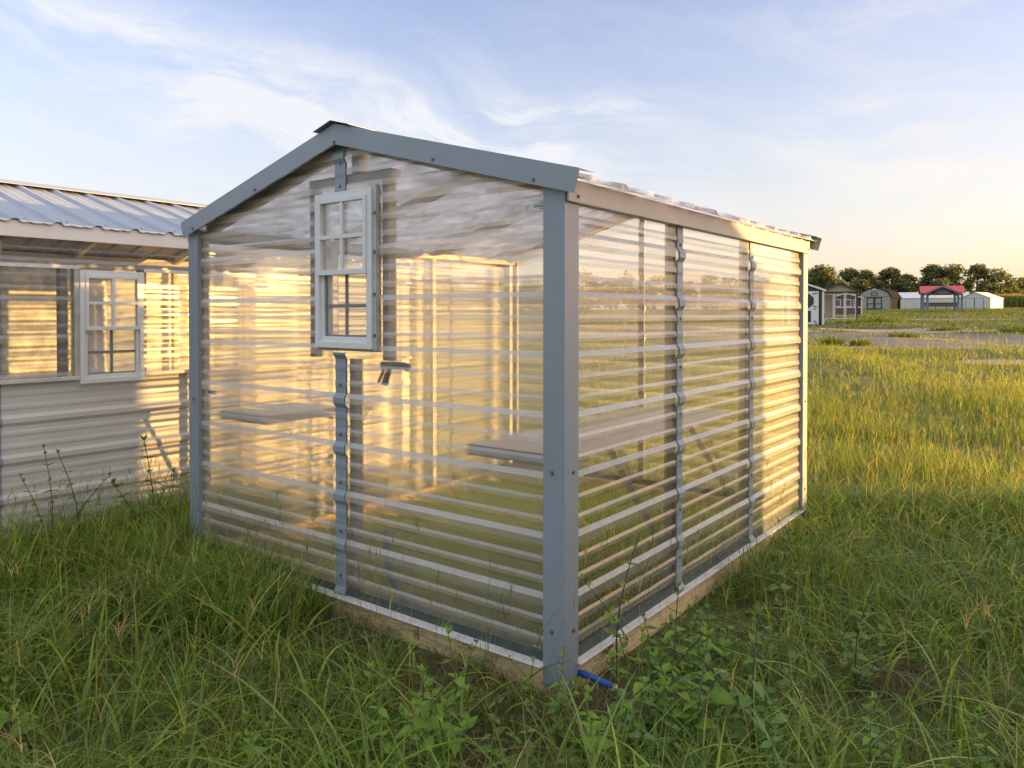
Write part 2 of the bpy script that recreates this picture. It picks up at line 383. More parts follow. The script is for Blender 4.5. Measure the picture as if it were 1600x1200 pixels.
# ------------------------------------------------------------------ window (vinyl, four-over-four)
def window(parent, mapf, u0, u1, v0, v1):
    """mapf(u, w, v): u along wall, w outwards, v up"""
    def bx(mb, a, b, w0, w1, c, d):
        vs = [mapf(u, w_, v) for v in (c, d) for w_ in (w0, w1) for u in (a, b)]
        mb.add(vs, [(0, 2, 3, 1), (4, 5, 7, 6), (0, 1, 5, 4), (2, 6, 7, 3), (0, 4, 6, 2), (1, 3, 7, 5)])
    fw_ = 0.030; mb = MB()
    bx(mb, u0, u0 + fw_, -0.03, 0.034, v0, v1); bx(mb, u1 - fw_, u1, -0.03, 0.034, v0, v1)
    bx(mb, u0 + fw_, u1 - fw_, -0.03, 0.034, v1 - fw_, v1); bx(mb, u0 + fw_, u1 - fw_, -0.03, 0.034, v0, v0 + fw_)
    bx(mb, u0 - 0.012, u1 + 0.03, -0.004, 0.012, v0 - 0.012, v0)          # fin below
    wn = mb.build('window', M['vinyl'], parent, world=True); bevel(wn, 0.003)
    vm = (v0 + v1) / 2 - 0.01
    for nm, c, d, w0 in (('upper_sash', vm - 0.012, v1 - fw_, 0.018), ('lower_sash', v0 + fw_, vm + 0.012, -0.004)):
        mb = MB(); s_ = 0.019; a, b = u0 + fw_, u1 - fw_; w1 = w0 + 0.024
        bx(mb, a, a + s_, w0, w1, c, d); bx(mb, b - s_, b, w0, w1, c, d); bx(mb, a + s_, b - s_, w0, w1, d - s_, d); bx(mb, a + s_, b - s_, w0, w1, c, c + s_ + 0.005)
        o = mb.build(nm, M['vinyl'], wn, world=True); bevel(o, 0.002)
        mb = MB(); um = (a + b) / 2; vv = (c + d) / 2; low = nm == 'lower_sash'
        g0, g1 = (w0 + 0.006, w0 + 0.012) if low else (w0 + 0.008, w1 - 0.003); gw = 0.008 if low else 0.009
        bx(mb, um - gw, um + gw, g0, g1, c + s_, d - s_); bx(mb, a + s_, um - gw, g0, g1, vv - gw, vv + gw); bx(mb, um + gw, b - s_, g0, g1, vv - gw, vv + gw)
        if low:
            bx(mb, a + s_, a + s_ + 0.006, g0, g1, c + s_, d - s_); bx(mb, a + s_, b - s_, g0 - 0.002, g1 - 0.002, c + s_ + 0.005, c + s_ + 0.014)
        mb.build('grille', M['greygrid'] if low else M['vinyl'], wn, world=True)
        mb = MB(); wg = w0 + 0.004
        mb.quad(mapf(a + s_, wg, c + s_), mapf(b - s_, wg, c + s_), mapf(b - s_, wg, d - s_), mapf(a + s_, wg, d - s_))
        mb.build('pane', M['screen'] if low else M['glass'], wn, world=True)
    return wn

# ------------------------------------------------------------------ the greenhouse
GW, GL, Z0 = 2.56, 3.02, 1.712       # width, length, height of the first rib
XC = -1.25; HW = 1.265
ZB = 0.112                           # top of the base board
G = thing('greenhouse', 'clear corrugated greenhouse with grey-blue steel corners standing on pine boards in tall grass', 'greenhouse', (XC, GL / 2, 0.0))
SL = 0.27                            # roof slope
def ztrim(x): return 1.945 + SL * ((HW + 0.08) - abs(x - XC))      # top edge of the rake trim
RI = 0.026                           # sheets sit this far behind the trims
def front(x, o, z): return (x, RI - o, z)
def back(x, o, z): return (x, GL - RI + o, z)
def right(y, o, z): return (-RI + o, y, z)
def left(y, o, z): return (-GW + RI - o, y, z)
def build_greenhouse():
    # base boards
    for nm, a in (('x', (-GW + 0.005, -0.002, 0.004, 0.094, 0.0, 0.105)), ('x', (-GW + 0.005, -0.002, GL - 0.094, GL - 0.004, 0.0, 0.105)),
                  ('y', (-0.094, -0.004, 0.094, GL - 0.094, 0.0, 0.105)), ('y', (-GW + 0.004, -GW + 0.094, 0.094, GL - 0.094, 0.0, 0.105))):
        bevel(MB().box(*a).build('base_board', M['wood' + nm], G, world=True), 0.004)
    # pale flashing on the boards, dark rail behind
    for a in ((-GW + 0.09, -0.09, -0.026, 0.03, 0.1055, ZB), (-GW + 0.09, -0.09, GL - 0.03, GL + 0.02, 0.1055, ZB),
              (-0.03, 0.016, 0.09, GL - 0.05, 0.1055, ZB), (-GW - 0.016, -GW + 0.03, 0.09, GL - 0.09, 0.1055, ZB)):
        bevel(MB().box(*a).build('base_flashing', M['lip'], G, world=True), 0.002)
    for a in ((-GW + 0.03, -0.03, 0.022, 0.045, ZB, ZB + 0.036), (-GW + 0.03, -0.03, GL - 0.045, GL - 0.022, ZB, ZB + 0.036),
              (-0.045, -0.022, 0.045, GL - 0.045, ZB, ZB + 0.036), (-GW + 0.022, -GW + 0.045, 0.045, GL - 0.045, ZB, ZB + 0.036)):
        MB().box(*a).build('bottom_rail', M['rail'], G, world=True)
    # corner posts: folded L with returns
    for sx, sy in ((1, 0), (-1, 0), (1, 1), (-1, 1)):
        x0 = 0.0 if sx > 0 else -GW; dx = -1 if sx > 0 else 1; y0 = 0.0 if sy == 0 else GL; dy = 1 if sy == 0 else -1
        lg, t = 0.096, 0.0025
        P_ = [(0, 0), (lg, 0), (lg, 0.028), (lg - t, 0.028), (lg - t, t), (t, t), (t, lg - t), (0.028, lg - t), (0.028, lg), (0, lg)]
        poly = [(x0 + dx * a, y0 + dy * b) for a, b in P_]
        if dx * dy < 0: poly = poly[::-1]
        MB().prism(poly, 2, 0.035, 1.90).build('corner_post', M['trim'], G, world=True)
    # clear sheets
    zb_, ze = ZB + 0.032, 1.93
    def gx(z): return max(0.02, (1.965 + SL * HW - z) / SL)                 # half width available under the rake at height z
    uw0, uw1, v0, v1 = -1.424, -1.028, 1.272, 2.0
    for sgn, nm in ((-1, 'l'), (1, 'r')):
        mb = MB()
        out = lambda z, s=sgn: XC + s * min(HW - 0.03, gx(z))
        def span(za, zb2, inner, sd_):
            a, b = (out, inner) if sgn < 0 else (inner, out)
            sheet(mb, front, za, zb2, a, b, Z0, 14, seed=sd_)
        span(zb_, v0, XC, 1 + sgn); span(v0, v1, uw0 if sgn < 0 else uw1 - 0.01, 3 + sgn); span(v1, 2.255, lambda z: XC, 5 + sgn)
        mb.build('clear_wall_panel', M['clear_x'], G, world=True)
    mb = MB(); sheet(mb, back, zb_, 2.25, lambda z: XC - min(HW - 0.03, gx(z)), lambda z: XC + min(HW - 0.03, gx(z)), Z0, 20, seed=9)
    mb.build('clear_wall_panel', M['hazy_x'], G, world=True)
    ys = [0.03, 0.985, 1.95, GL - 0.03]
    for i in range(3):
        for mp in (right, left):
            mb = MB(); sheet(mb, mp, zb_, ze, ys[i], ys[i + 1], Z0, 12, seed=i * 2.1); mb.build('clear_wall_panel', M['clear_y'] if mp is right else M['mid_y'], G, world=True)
    # cover strips
    strip('cover_strip', M['trim'], G, front, ZB - 0.004, v0 - 0.02, XC - 0.02, 0.074, Z0)
    strip('cover_strip', M['trim'], G, front, v1 - 0.002, 2.235, XC - 0.02, 0.074, Z0)
    for y in ys[1:3]:
        for mp in (right, left): strip('cover_strip', M['trim'], G, mp, ZB - 0.004, 1.90, y + 0.045, 0.060, Z0)
    strip('cover_strip', M['trim'], G, back, ZB - 0.004, 2.2, XC, 0.047, Z0)
    # rake trims (front and back): face + top flange over the roof
    for y0, y1, yf in ((-0.032, -0.004, 0.075), (GL + 0.032, GL + 0.004, GL - 0.075)):
        for s in (-1, 1):
            e = XC + s * (HW + 0.068); zt = ztrim(e); e2 = XC + s * (HW + 0.045)
            za = ztrim(XC)
            poly = [(XC, za - 0.092), (e2, ztrim(e2) - 0.090), (e, zt), (XC, za)]
            if s < 0: poly = poly[::-1]
            mb = MB().prism(poly, 1, min(y0, y1), min(y0, y1) + 0.003 if y0 < 0 else max(y0, y1))
            if y0 > 0: mb = MB().prism(poly, 1, max(y0, y1) - 0.003, max(y0, y1))
            a, b = sorted((y0, yf))
            mb.prism([(XC, za), (e, zt), (e, zt + 0.003), (XC, za + 0.003)] if s > 0 else [(e, zt), (XC, za), (XC, za + 0.003), (e, zt + 0.003)], 1, a, b)
            mb.build('rake_trim', M['trim'], G, world=True)
    # roof sheets with ribs running down the slope
    for s in (-1, 1):
        mb = MB(); P_ = rib_pts(0.0, GL, 0.115, hm=0.022); n = 8; vs = []; fs = []
        for (y, o) in P_:
            for i in range(n + 1):
                h_ = (HW + 0.045) * i / n; x = XC + s * h_
                vs.append((x, y, ztrim(x) - 0.030 + o + 0.001 * math.sin(h_ * 9 + y * 5)))
        for j in range(len(P_) - 1):
            for i in range(n):
                q = (j * (n + 1) + i, j * (n + 1) + i + 1, (j + 1) * (n + 1) + i + 1, (j + 1) * (n + 1) + i)
                fs.append(q if s > 0 else q[::-1])
        mb.add(vs, fs); o = mb.build('roof_panel', M['white_roof'], G, world=True)
        sm = o.modifiers.new('thick', 'SOLIDIFY'); sm.thickness = 0.0015
    # ridge cap
    mb = MB()
    for s in (-1, 1):
        e = XC + s * 0.125; a, b = (XC, ztrim(XC) + 0.012), (e, ztrim(e) + 0.010)
        poly = [a, b, (b[0], b[1] + 0.002), (a[0], a[1] + 0.002)]
        mb.prism(poly if s > 0 else poly[::-1], 1, -0.055, GL + 0.055)
    mb.build('ridge_cap', M['trim'], G, world=True)
    # eave trims
    for x0, x1 in ((0.006, 0.014), (-GW - 0.014, -GW - 0.006)):
        mb = MB().box(x0, x1, 0.004, GL - 0.004, 1.846, 1.928)
        mb.box(min(x0, x1) if x0 > 0 else x0, x1, 0.004, GL - 0.004, 1.844, 1.8455)
        bevel(mb.build('eave_trim', M['eave'], G, world=True), 0.002)
    # frame inside: studs, plates, rafters
    def stud(x0, x1, y0, y1, z0=ZB, z1=1.86): MB().box(x0, x1, y0, y1, z0, z1).build('stud', M['woodz'], G, world=True)
    iw = 0.05
    for y in (0.06, 0.985, 1.95, GL - 0.10):
        stud(-GW + iw, -GW + iw + 0.038, y - 0.02, y + 0.02); stud(-iw - 0.038, -iw, y + 0.02, y + 0.06)
    for x in (XC - 0.26, XC + 0.255): stud(x - 0.019, x + 0.019, iw, iw + 0.05, v0 - 0.05, 2.04)
    stud(XC - 0.019 + 0.03, XC + 0.019 + 0.03, iw, iw + 0.05, ZB, v0 - 0.05)
    stud(XC + 0.03, XC + 0.08, iw, iw + 0.05, 2.09, 2.22)
    MB().box(XC - 0.28, XC + 0.30, iw - 0.004, iw + 0.05, 2.045, 2.085).build('window_header', M['lip'], G, world=True)
    for x0 in (-GW + iw + 0.001, -iw - 0.039):
        MB().box(x0, x0 + 0.038, 0.05, GL - 0.05, 1.861, 1.90).build('top_plate', M['woodp'], G, world=True)
    for y in (0.07, 0.985, 1.95, GL - 0.09):
        for s in (-1, 1):
            e = XC + s * (HW - 0.06)
            MB().bar((XC, y, ztrim(XC) - 0.075), (e, y, ztrim(e) - 0.075), 0.038, 0.06).build('rafter', M['woodp'], G, world=True)
    # window and its side channel
    window(G, front, uw0, uw1, v0, v1)
    o = MB().box(uw1 + 0.001, uw1 + 0.020, 0.002, 0.028, v0 - 0.004, v1 + 0.012).build('window_channel', M['galv'], G, world=True)
    for z in (1.335, 1.52, 1.71, 1.885): screw(o, (uw1 + 0.012, 0.0015, z)).location -= G.location
    # shelves along both side walls, on sloping brackets
    for x0, x1, zt in ((-GW + 0.06, -GW + 0.50, 0.872), (-0.60, -0.06, 0.872)):
        ye = 1.02 if x0 < -1 else 1.9
        mb = MB().box(x0, x1, 0.16, ye, zt - 0.004, zt); mb.box(x0, x1, 0.16, 0.164, zt - 0.045, zt - 0.0041)
        xe = x1 if x0 < -1 else x0
        mb.box(xe - 0.002, xe + 0.002, 0.1641, ye, zt - 0.045, zt - 0.0041)
        sh = mb.build('shelf', M['shelf'], G, world=True)
        for y in ((0.95,) if x0 < -1 else (0.985, 1.95)):
            if x0 < -1: a, b = (x1 - 0.04, y, zt - 0.02), (x0 + 0.02, y, 0.35)
            else: a, b = (x0 + 0.16, y, zt - 0.02), (x1 - 0.02, y, 0.30)
            MB().bar(a, b, 0.035, 0.006, up=(0, 1, 0)).build('bracket', M['galv'], sh, world=True)
    # screws
    fs = [(x, -0.0325, ztrim(x) - 0.072) for x in (-0.12, XC + 0.62, XC - 0.62, -GW + 0.10, XC)]
    fs[4] = (XC, -0.0325, ztrim(XC) - 0.083)
    fs += [(-0.056, -0.0005, z) for z in (0.84, 0.245)] + [(-GW + 0.05, -0.0005, z) for z in (0.95, 0.22)]
    fs += [(XC - 0.02, RI - 0.0075, z) for z in (1.10, 0.865, 0.64, 0.41, 0.20, 2.14, 2.03)]
    fs += [(-0.58, 0.021, ZB + 0.018), (-1.9, 0.021, ZB + 0.018)]
    for p in fs: screw(G, p)
    for y, z in [(0.06, 0.84), (0.06, 0.245), (0.07, 1.868), (GL - 0.05, 0.84), (GL - 0.05, 0.245), (GL - 0.05, 1.868)]:
        screw(G, (0.0005 if z < 1.8 else 0.0145, y, z), R(90))
    for y in ys[1:3]:
        for z in (0.27, 0.50, 0.73, 0.955, 1.18, 1.41, 1.76): screw(G, (-RI + 0.0075, y + 0.045, z), R(90))
    for y in (0.62, 1.5, 2.5): screw(G, (-0.0215, y, ZB + 0.018), R(90))
    # stickers on the clear sheet
    st = MB().box(-0.205, -0.098, RI - 0.0105, RI - 0.0095, 1.823, 1.846).build('sticker', M['sticker'], G, world=True)
    mb = MB()
    for k in range(15): mb.box(-0.148 + k * 0.0032, -0.148 + k * 0.0032 + (0.0012 if k % 3 else 0.002), RI - 0.0110, RI - 0.0106, 1.834, 1.843)
    for zz, xs in ((1.8395, (-0.187, -0.172)), (1.830, (-0.190, -0.176)), (1.828, (-0.125, -0.106))):
        mb.box(xs[0], xs[1], RI - 0.0110, RI - 0.0106, zz, zz + 0.0022)
    mb.build('printed_lettering', M['ink'], st, world=True)
    st = MB().box(-GW + 0.155, -GW + 0.245, RI - 0.0065, RI - 0.0055, 0.985, 1.006).build('sticker', M['sticker'], G, world=True)
    mb = MB(); x0 = -GW + 0.160
    mb.box(x0, x0 + 0.009, RI - 0.0070, RI - 0.0066, 0.989, 1.003); mb.box(x0 + 0.012, x0 + 0.030, RI - 0.0070, RI - 0.0066, 0.990, 1.002)
    for k in range(3): mb.box(x0 + 0.036, x0 + 0.060 - 0.005 * k, RI - 0.0070, RI - 0.0066, 0.989 + k * 0.005, 0.9915 + k * 0.005)
    mb.build('printed_lettering', M['ink'], st, world=True)
    # stamp on the front board
    cu = bpy.data.curves.new('stamp', 'FONT'); cu.body = 'NO. 2'; cu.size = 0.024; cu.extrude = 0.0002
    dg = bpy.data.objects.new('stamp_curve', cu); COL.objects.link(dg); bpy.context.view_layer.update()
    me = bpy.data.meshes.new_from_object(dg.evaluated_get(bpy.context.evaluated_depsgraph_get())); bpy.data.objects.remove(dg)
    me.materials.clear(); me.materials.append(M['woodink'])
    o = bpy.data.objects.new('stamp_lettering', me); COL.objects.link(o); o.parent = G
    o.matrix_local = Matrix(((0, -1, 0, -0.760 - G.location.x), (0, 0, -1, 0.0022 - G.location.y), (1, 0, 0, 0.034), (0, 0, 0, 1)))      # reads upwards, faces the front
    MB().box(-0.754, -0.750, 0.0022, 0.0038, 0.03, 0.092).build('stamp_line', M['woodink'], G, world=True)
build_greenhouse()

# things inside or against the greenhouse
def build_small():
    q = thing('hose_timer', 'dark hose timer with green face hanging behind the clear wall under the window', 'hose timer', (XC + 0.25, 0.11, 1.19))
    bevel(MB().box(-0.075, 0.06, -0.02, 0.02, -0.012, 0.022).build('body', M['black'], q), 0.005)
    MB().box(-0.035, 0.045, -0.024, -0.0201, -0.006, 0.016).build('face', M['green_plastic'], q)
    MB().tube([(0.055, 0, 0.004), (0.085, 0, 0.0)], [0.014, 0.02], 12).build('nozzle', M['black'], q, True)
    MB().tube([(-0.03, 0, -0.012), (-0.05, 0, -0.05), (-0.062, 0, -0.085)], [0.013, 0.016, 0.019], 12).build('grip', M['black'], q, True)
    MB().bar((-0.065, 0, -0.012), (-0.105, 0, -0.075), 0.01, 0.012).build('strap', M['black'], q)
    b = MB().box(XC - 0.095, XC - 0.025, 0.055, 0.075, 0.36, 0.47).build('control_box', M['rail']); b = bevel(b, 0.006)
    tag(b, 'small grey-green box fixed inside behind the lower cover strip', 'control box')
    pts = [(XC + 0.16, 0.14, 0.42), (XC + 0.165, 0.135, 0.34), (XC + 0.20, 0.12, 0.26), (XC + 0.225, 0.11, 0.20), (XC + 0.30, 0.13, 0.12), (XC + 0.6, 0.2, 0.03), (-0.3, 0.12, 0.012), (-0.12, 0.13, 0.012)]
    tag(MB().tube(pts, 0.012, 10).build('water_hose', M['blue'], None, True), 'blue hose looping down inside the clear wall right of the cover strip', 'hose')
    c = thing('hose_end', 'blue hose end with pale coupling sticking out beside the near corner post', 'hose', (0.02, 0.07, 0.06))
    MB().tube([(-0.02, 0.03, 0.012), (0.03, 0.035, 0.008), (0.085, 0.045, -0.004), (0.12, 0.05, -0.012)], 0.0125, 12).build('hose', M['blue'], c, True)
    MB().tube([(0.118, 0.05, -0.0115), (0.135, 0.052, -0.016), (0.136, 0.052, -0.016), (0.165, 0.056, -0.026)], [0.014, 0.0145, 0.011, 0.010], 12).build('coupling', M['brass'], c, True)
build_small()

# ------------------------------------------------------------------ second shed on the left (same make, beige lower wall)
def build_left_shed():
    XL, Y0, Y1 = -3.395, -1.65, 2.6; W2 = 2.5; zl0 = Z0 + 0.022
    S = thing('side_shed', 'shed with clear upper wall band and beige metal lower wall, left of the greenhouse', 'shed', (XL - W2 / 2, (Y0 + Y1) / 2, 0))
    def near(y, o, z): return (XL + o, y, z)
    def far(y, o, z): return (XL - W2 - o, y, z)
    bevel(MB().box(XL - 0.09, XL - 0.002, Y0, Y1, 0.0, 0.10).build('base_board', M['woody'], S, world=True), 0.004)
    zs_ = 1.038
    mb = MB(); sheet(mb, near, 0.10, zs_, Y0, Y1, zl0, 16, wob=0.0006, hm=0.011, hs=0.003); mb.build('metal_wall_panel', M['beige'], S, world=True)
    wy0, wy1, wz0, wz1 = -0.243, 0.152, 1.005, 1.703
    mb = MB()
    for a, b, za, zb_ in ((Y0, wy0, zs_, 1.93), (wy0, wy1, wz1, 1.93), (wy1, Y1, zs_, 1.93)):
        sheet(mb, near, za, min(zb_, 1.898), a, b, zl0, 12, extra=0.002, seed=a)
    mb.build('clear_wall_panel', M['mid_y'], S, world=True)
    mb = MB(); sheet(mb, far, 0.10, 1.898, Y0, Y1, zl0, 16); mb.build('rear_wall_panel', M['pale_sheet'], S, world=True)
    xc = XL - W2 / 2; sl = 0.31
    zr = lambda x: 2.365 - sl * abs(x - xc)
    for y in (Y0, Y1):
        mb = MB(); sheet(mb, (lambda x, o, z, y=y: (x, y + (o if y > 0 else -o), z)), 0.10, 2.3, lambda z: max(XL - W2, xc - max(0.02, (2.33 - z) / sl)), lambda z: min(XL, xc + max(0.02, (2.33 - z) / sl)), zl0, 12)
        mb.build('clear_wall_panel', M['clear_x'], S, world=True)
    bevel(MB().box(XL + 0.026, XL + 0.044, Y0, Y1, 1.876, 1.972).build('fascia_board', M['fascia'], S, world=True), 0.003)
    # white ledge where clear sheet meets metal
    for a, b in ((Y0, wy0 - 0.002), (wy1 + 0.002, Y1)):
        bevel(MB().box(XL + 0.001, XL + 0.036, a, b, zs_ - 0.006, zs_ + 0.018).build('ledge_trim', M['lip'], S, world=True), 0.003)
        MB().box(XL + 0.0245, XL + 0.030, a, b, 1.706, 1.728).build('head_trim', M['lip'], S, world=True)
    for s in (-1, 1):
        mb = MB(); P_ = rib_pts(Y0 - 0.05, Y1 + 0.05, -0.60, hm=0.02); n = 10; vs = []; fs = []
        for (y, o) in P_:
            for i in range(n + 1):
                h_ = 0.06 + (W2 / 2 + 0.0) * i / n; x = xc + s * h_
                vs.append((x, y, zr(x) + o * 1.0 + 0.001 * math.sin(h_ * 9 + y * 5)))
        for j in range(len(P_) - 1):
            for i in range(n):
                q = (j * (n + 1) + i, j * (n + 1) + i + 1, (j + 1) * (n + 1) + i + 1, (j + 1) * (n + 1) + i)
                fs.append(q if s > 0 else q[::-1])
        o = mb.add(vs, fs).build('roof_panel', M['roof'], S, world=True); o.modifiers.new('thick', 'SOLIDIFY').thickness = 0.0015
    mb = MB()
    for s in (-1, 1):
        e = xc + s * 0.13; poly = [(xc, zr(xc) + 0.030), (e, zr(e) + 0.029), (e, zr(e) + 0.031), (xc, zr(xc) + 0.032)]
        mb.prism(poly if s > 0 else poly[::-1], 1, Y0 - 0.08, Y1 + 0.08)
    mb.build('ridge_cap', M['roof'], S, world=True)
    window(S, near, wy0, wy1, wz0, wz1)
    strip('cover_strip', M['trim'], S, near, 0.10, 1.87, -0.70, 0.078, zl0)
    for z in (1.80, 1.50, 1.27, 1.05, 0.87, 0.64, 0.41): screw(S, (XL + 0.0085, -0.70, z), R(90))
    ch = MB().box(XL - 0.003, XL + 0.026, wy0 - 0.030, wy0 - 0.001, wz0 + 0.03, wz1).build('window_channel', M['galv'], S, world=True)
    for y in (-0.30, 0.19):
        MB().box(XL - 0.11, XL - 0.055, y - 0.02, y + 0.02, zs_, 1.72).build('stud', M['galv'], S, world=True)
    for y in (-1.6, -0.65, 0.75, 1.7, 2.5):
        MB().box(XL - 0.11, XL - 0.055, y - 0.02, y + 0.02, 0.1, 1.86).build('stud', M['woodz'], S, world=True)
        MB().box(XL - W2 + 0.055, XL - W2 + 0.11, y - 0.02, y + 0.02, 0.1, 1.86).build('stud', M['woodz'], S, world=True)
        for s in (-1, 1): MB().bar((xc, y, zr(xc) - 0.05), (xc + s * 1.2, y, zr(xc + s * 1.2) - 0.05), 0.038, 0.06).build('rafter', M['woodp'], S, world=True)
    MB().box(XL - 0.11, XL - 0.055, Y0 + 0.1, Y1 - 0.1, 1.721, 1.76).build('window_header', M['galv'], S, world=True)
    for a, b in ((XL - 0.11, XL + 0.024), (XL - W2 - 0.02, XL - W2 + 0.11)): MB().box(a, b, Y0 + 0.03, Y1 - 0.03, 1.90, 1.972).build('top_plate', M['woodp'], S, world=True)
    # roof screws along two rows
    for y in np.arange(-1.03, 2.5, PIT):
        for hx in (0.62, 1.21):
            o = bpy.data.objects.new('screw', screw_mesh()); COL.objects.link(o); o.parent = S
            x = xc + hx; o.location = Vector((x, y + 0.06, zr(x) + 0.0006)) - S.location; o.rotation_euler = (R(-90), 0, 0)
build_left_shed()

# shed that throws the evening shadow over the foreground (outside the picture, to the right)
def build_shadow_shed():
    X0, X1, Y0, Y1 = 6.9, 9.4, -1.2, 6.45
    S = thing('neighbour_shed', 'long beige metal shed with gable roof standing to the right of the greenhouse', 'shed', ((X0 + X1) / 2, (Y0 + Y1) / 2, 0))
    xc = (X0 + X1) / 2; ze, zr = 2.03, 2.41
    for x, s in ((X0, -1), (X1, 1)):
        mb = MB(); sheet(mb, lambda y, o, z: (x + s * o, y, z), 0.0, ze, Y0, Y1, 0.2, 10); mb.build('metal_wall_panel', M['beige'], S, world=True)
    for y, s in ((Y0, -1), (Y1, 1)):
        mb = MB().prism([(X0, 0), (X1, 0), (X1, ze), (xc, zr), (X0, ze)], 1, y - 0.01, y + 0.01); mb.build('gable_wall', M['beige'], S, world=True)
    for s in (-1, 1):
        e = xc + s * 1.33
        poly = [(xc, zr + 0.01), (e, ze - 0.01), (e, ze + 0.03), (xc, zr + 0.05)]
        MB().prism(poly if s > 0 else poly[::-1], 1, Y0 - 0.08, Y1 + 0.08).build('roof_panel', M['roof'], S, world=True)
    MB().box(X0 - 0.03, X0 - 0.026, 2.0, 3.6, 0.1, 1.95).build('door', M['fascia'], S, world=True)
build_shadow_shed()

# ------------------------------------------------------------------ ground
def smooth_noise(x, y, seed=0):
    r = np.zeros_like(x)
    for k, (fx, fy, ph) in enumerate([(0.9, 0.4, 0.3), (-0.5, 1.1, 1.9), (1.7, 0.9, 4.1), (0.7, -1.9, 2.2), (2.7, 1.3, 5.0), (-1.4, 2.9, 0.7)]):
        r += np.sin(x * fx + y * fy + ph * (seed + 1)) / (1 + 0.35 * k)
    return r / 3.2
def bare(x, y):
    """how bare (gravel or dirt) the ground is, 0..1, and whether it is reddish dirt"""
    n = smooth_noise(x * 0.35, y * 0.8, 1) * 2.2; n2 = smooth_noise(x * 0.9, y * 2.0, 2)
    g = np.clip((5.2 - np.abs(y - 31.0 - 0.10 * x + n)) / 1.6, 0, 1) * np.clip((n2 + 0.75) * 1.6, 0, 1)
    g2 = np.clip((3.0 - np.abs(y - 60 - 0.25 * (x + 4) + n * 1.5)) / 2, 0, 1) * (x > -9)
    d = np.clip((2.4 - np.abs(y - 38.6 - 0.05 * x + n * 0.7)) / 0.8, 0, 1) * np.clip(n2 * 1.5 + 0.8, 0, 1)
    d2 = np.clip((0.9 - np.abs(y - 20.5 - 0.2 * x + n * 0.4)) / 0.6, 0, 1) * (x > -1.2)
    d3 = np.clip((0.55 - np.abs(y - 9.4 + 0.2 * x + n * 0.2)) / 0.5, 0, 1) * np.clip(n2 * 1.2 + 0.1, 0, 0.6)
    gr = np.maximum(g, g2); di = np.maximum.reduce([d, d2, d3])
    return np.maximum(gr, di), di > gr
def build_ground():
    xs = np.concatenate([-np.geomspace(900, 31, 14), np.arange(-30, 30.1, 0.5), np.geomspace(31, 900, 14)])
    ys = np.concatenate([-np.geomspace(900, 9, 14), np.arange(-8, 60.1, 0.4), np.arange(61, 200, 3.0), np.geomspace(205, 900, 10)])
    X, Y = np.meshgrid(xs, ys); Z = hgt(X, Y)
    V = np.stack([X, Y, Z], -1).reshape(-1, 3); nx, ny = len(xs), len(ys)
    i, j = np.meshgrid(np.arange(nx - 1), np.arange(ny - 1)); a = (j * nx + i).ravel()
    F = np.stack([a, a + 1, a + nx + 1, a + nx], -1)
    me = bpy.data.meshes.new('ground'); me.from_pydata(V.tolist(), [], F.tolist()); me.polygons.foreach_set('use_smooth', [True] * len(me.polygons))
    br, dr = bare(X.ravel(), Y.ravel())
    at_ = me.attributes.new('bare', 'FLOAT_COLOR', 'POINT')
    at_.data.foreach_set('color', np.stack([br, dr * 1.0, br * 0, br * 0 + 1], -1).ravel().astype(np.float32))
    m, T, b = newmat('field_ground')
    v = objco(T, kind='Object'); ac = T.sep(T.n('ShaderNodeAttribute', attribute_name='bare').outputs['Color'])
    n1 = T.noise(v, 0.35, 6, 0.6); n2 = T.noise(v, 3.0, 8, 0.65); n3 = T.noise(v, 40, 6, 0.7)
    turf = T.mix(T.ramp(n2, 0.3, 0.7), (0.060, 0.072, 0.026), (0.12, 0.125, 0.045))
    turf = T.mix(T.ramp(n1, 0.35, 0.7, 0, 0.6), turf, (0.15, 0.165, 0.05))
    turf = T.mix(T.ramp(n3, 0.45, 0.8, 0, 0.5), turf, (0.09, 0.07, 0.04))
    grav = T.mix(T.ramp(n3, 0.3, 0.75), (0.11, 0.098, 0.090), (0.26, 0.235, 0.215))
    dirt = T.mix(T.ramp(n2, 0.3, 0.7), (0.36, 0.24, 0.17), (0.48, 0.33, 0.24))
    bc = T.mix(ac[1], grav, dirt)
    c = T.mix(T.ramp(T.m('ADD', ac[0], T.m('MULTIPLY', T.m('SUBTRACT', n2, 0.5), 0.7)), 0.35, 0.6), turf, bc)
    T.set(b.inputs['Base Color'], c); b.inputs['Roughness'].default_value = 0.95; bumpify(T, b, T.m('ADD', n3, T.m('MULTIPLY', n2, 2)), 0.6, 0.03)
    me.materials.append(m); o = bpy.data.objects.new('ground', me); COL.objects.link(o); o['kind'] = 'structure'
build_ground()

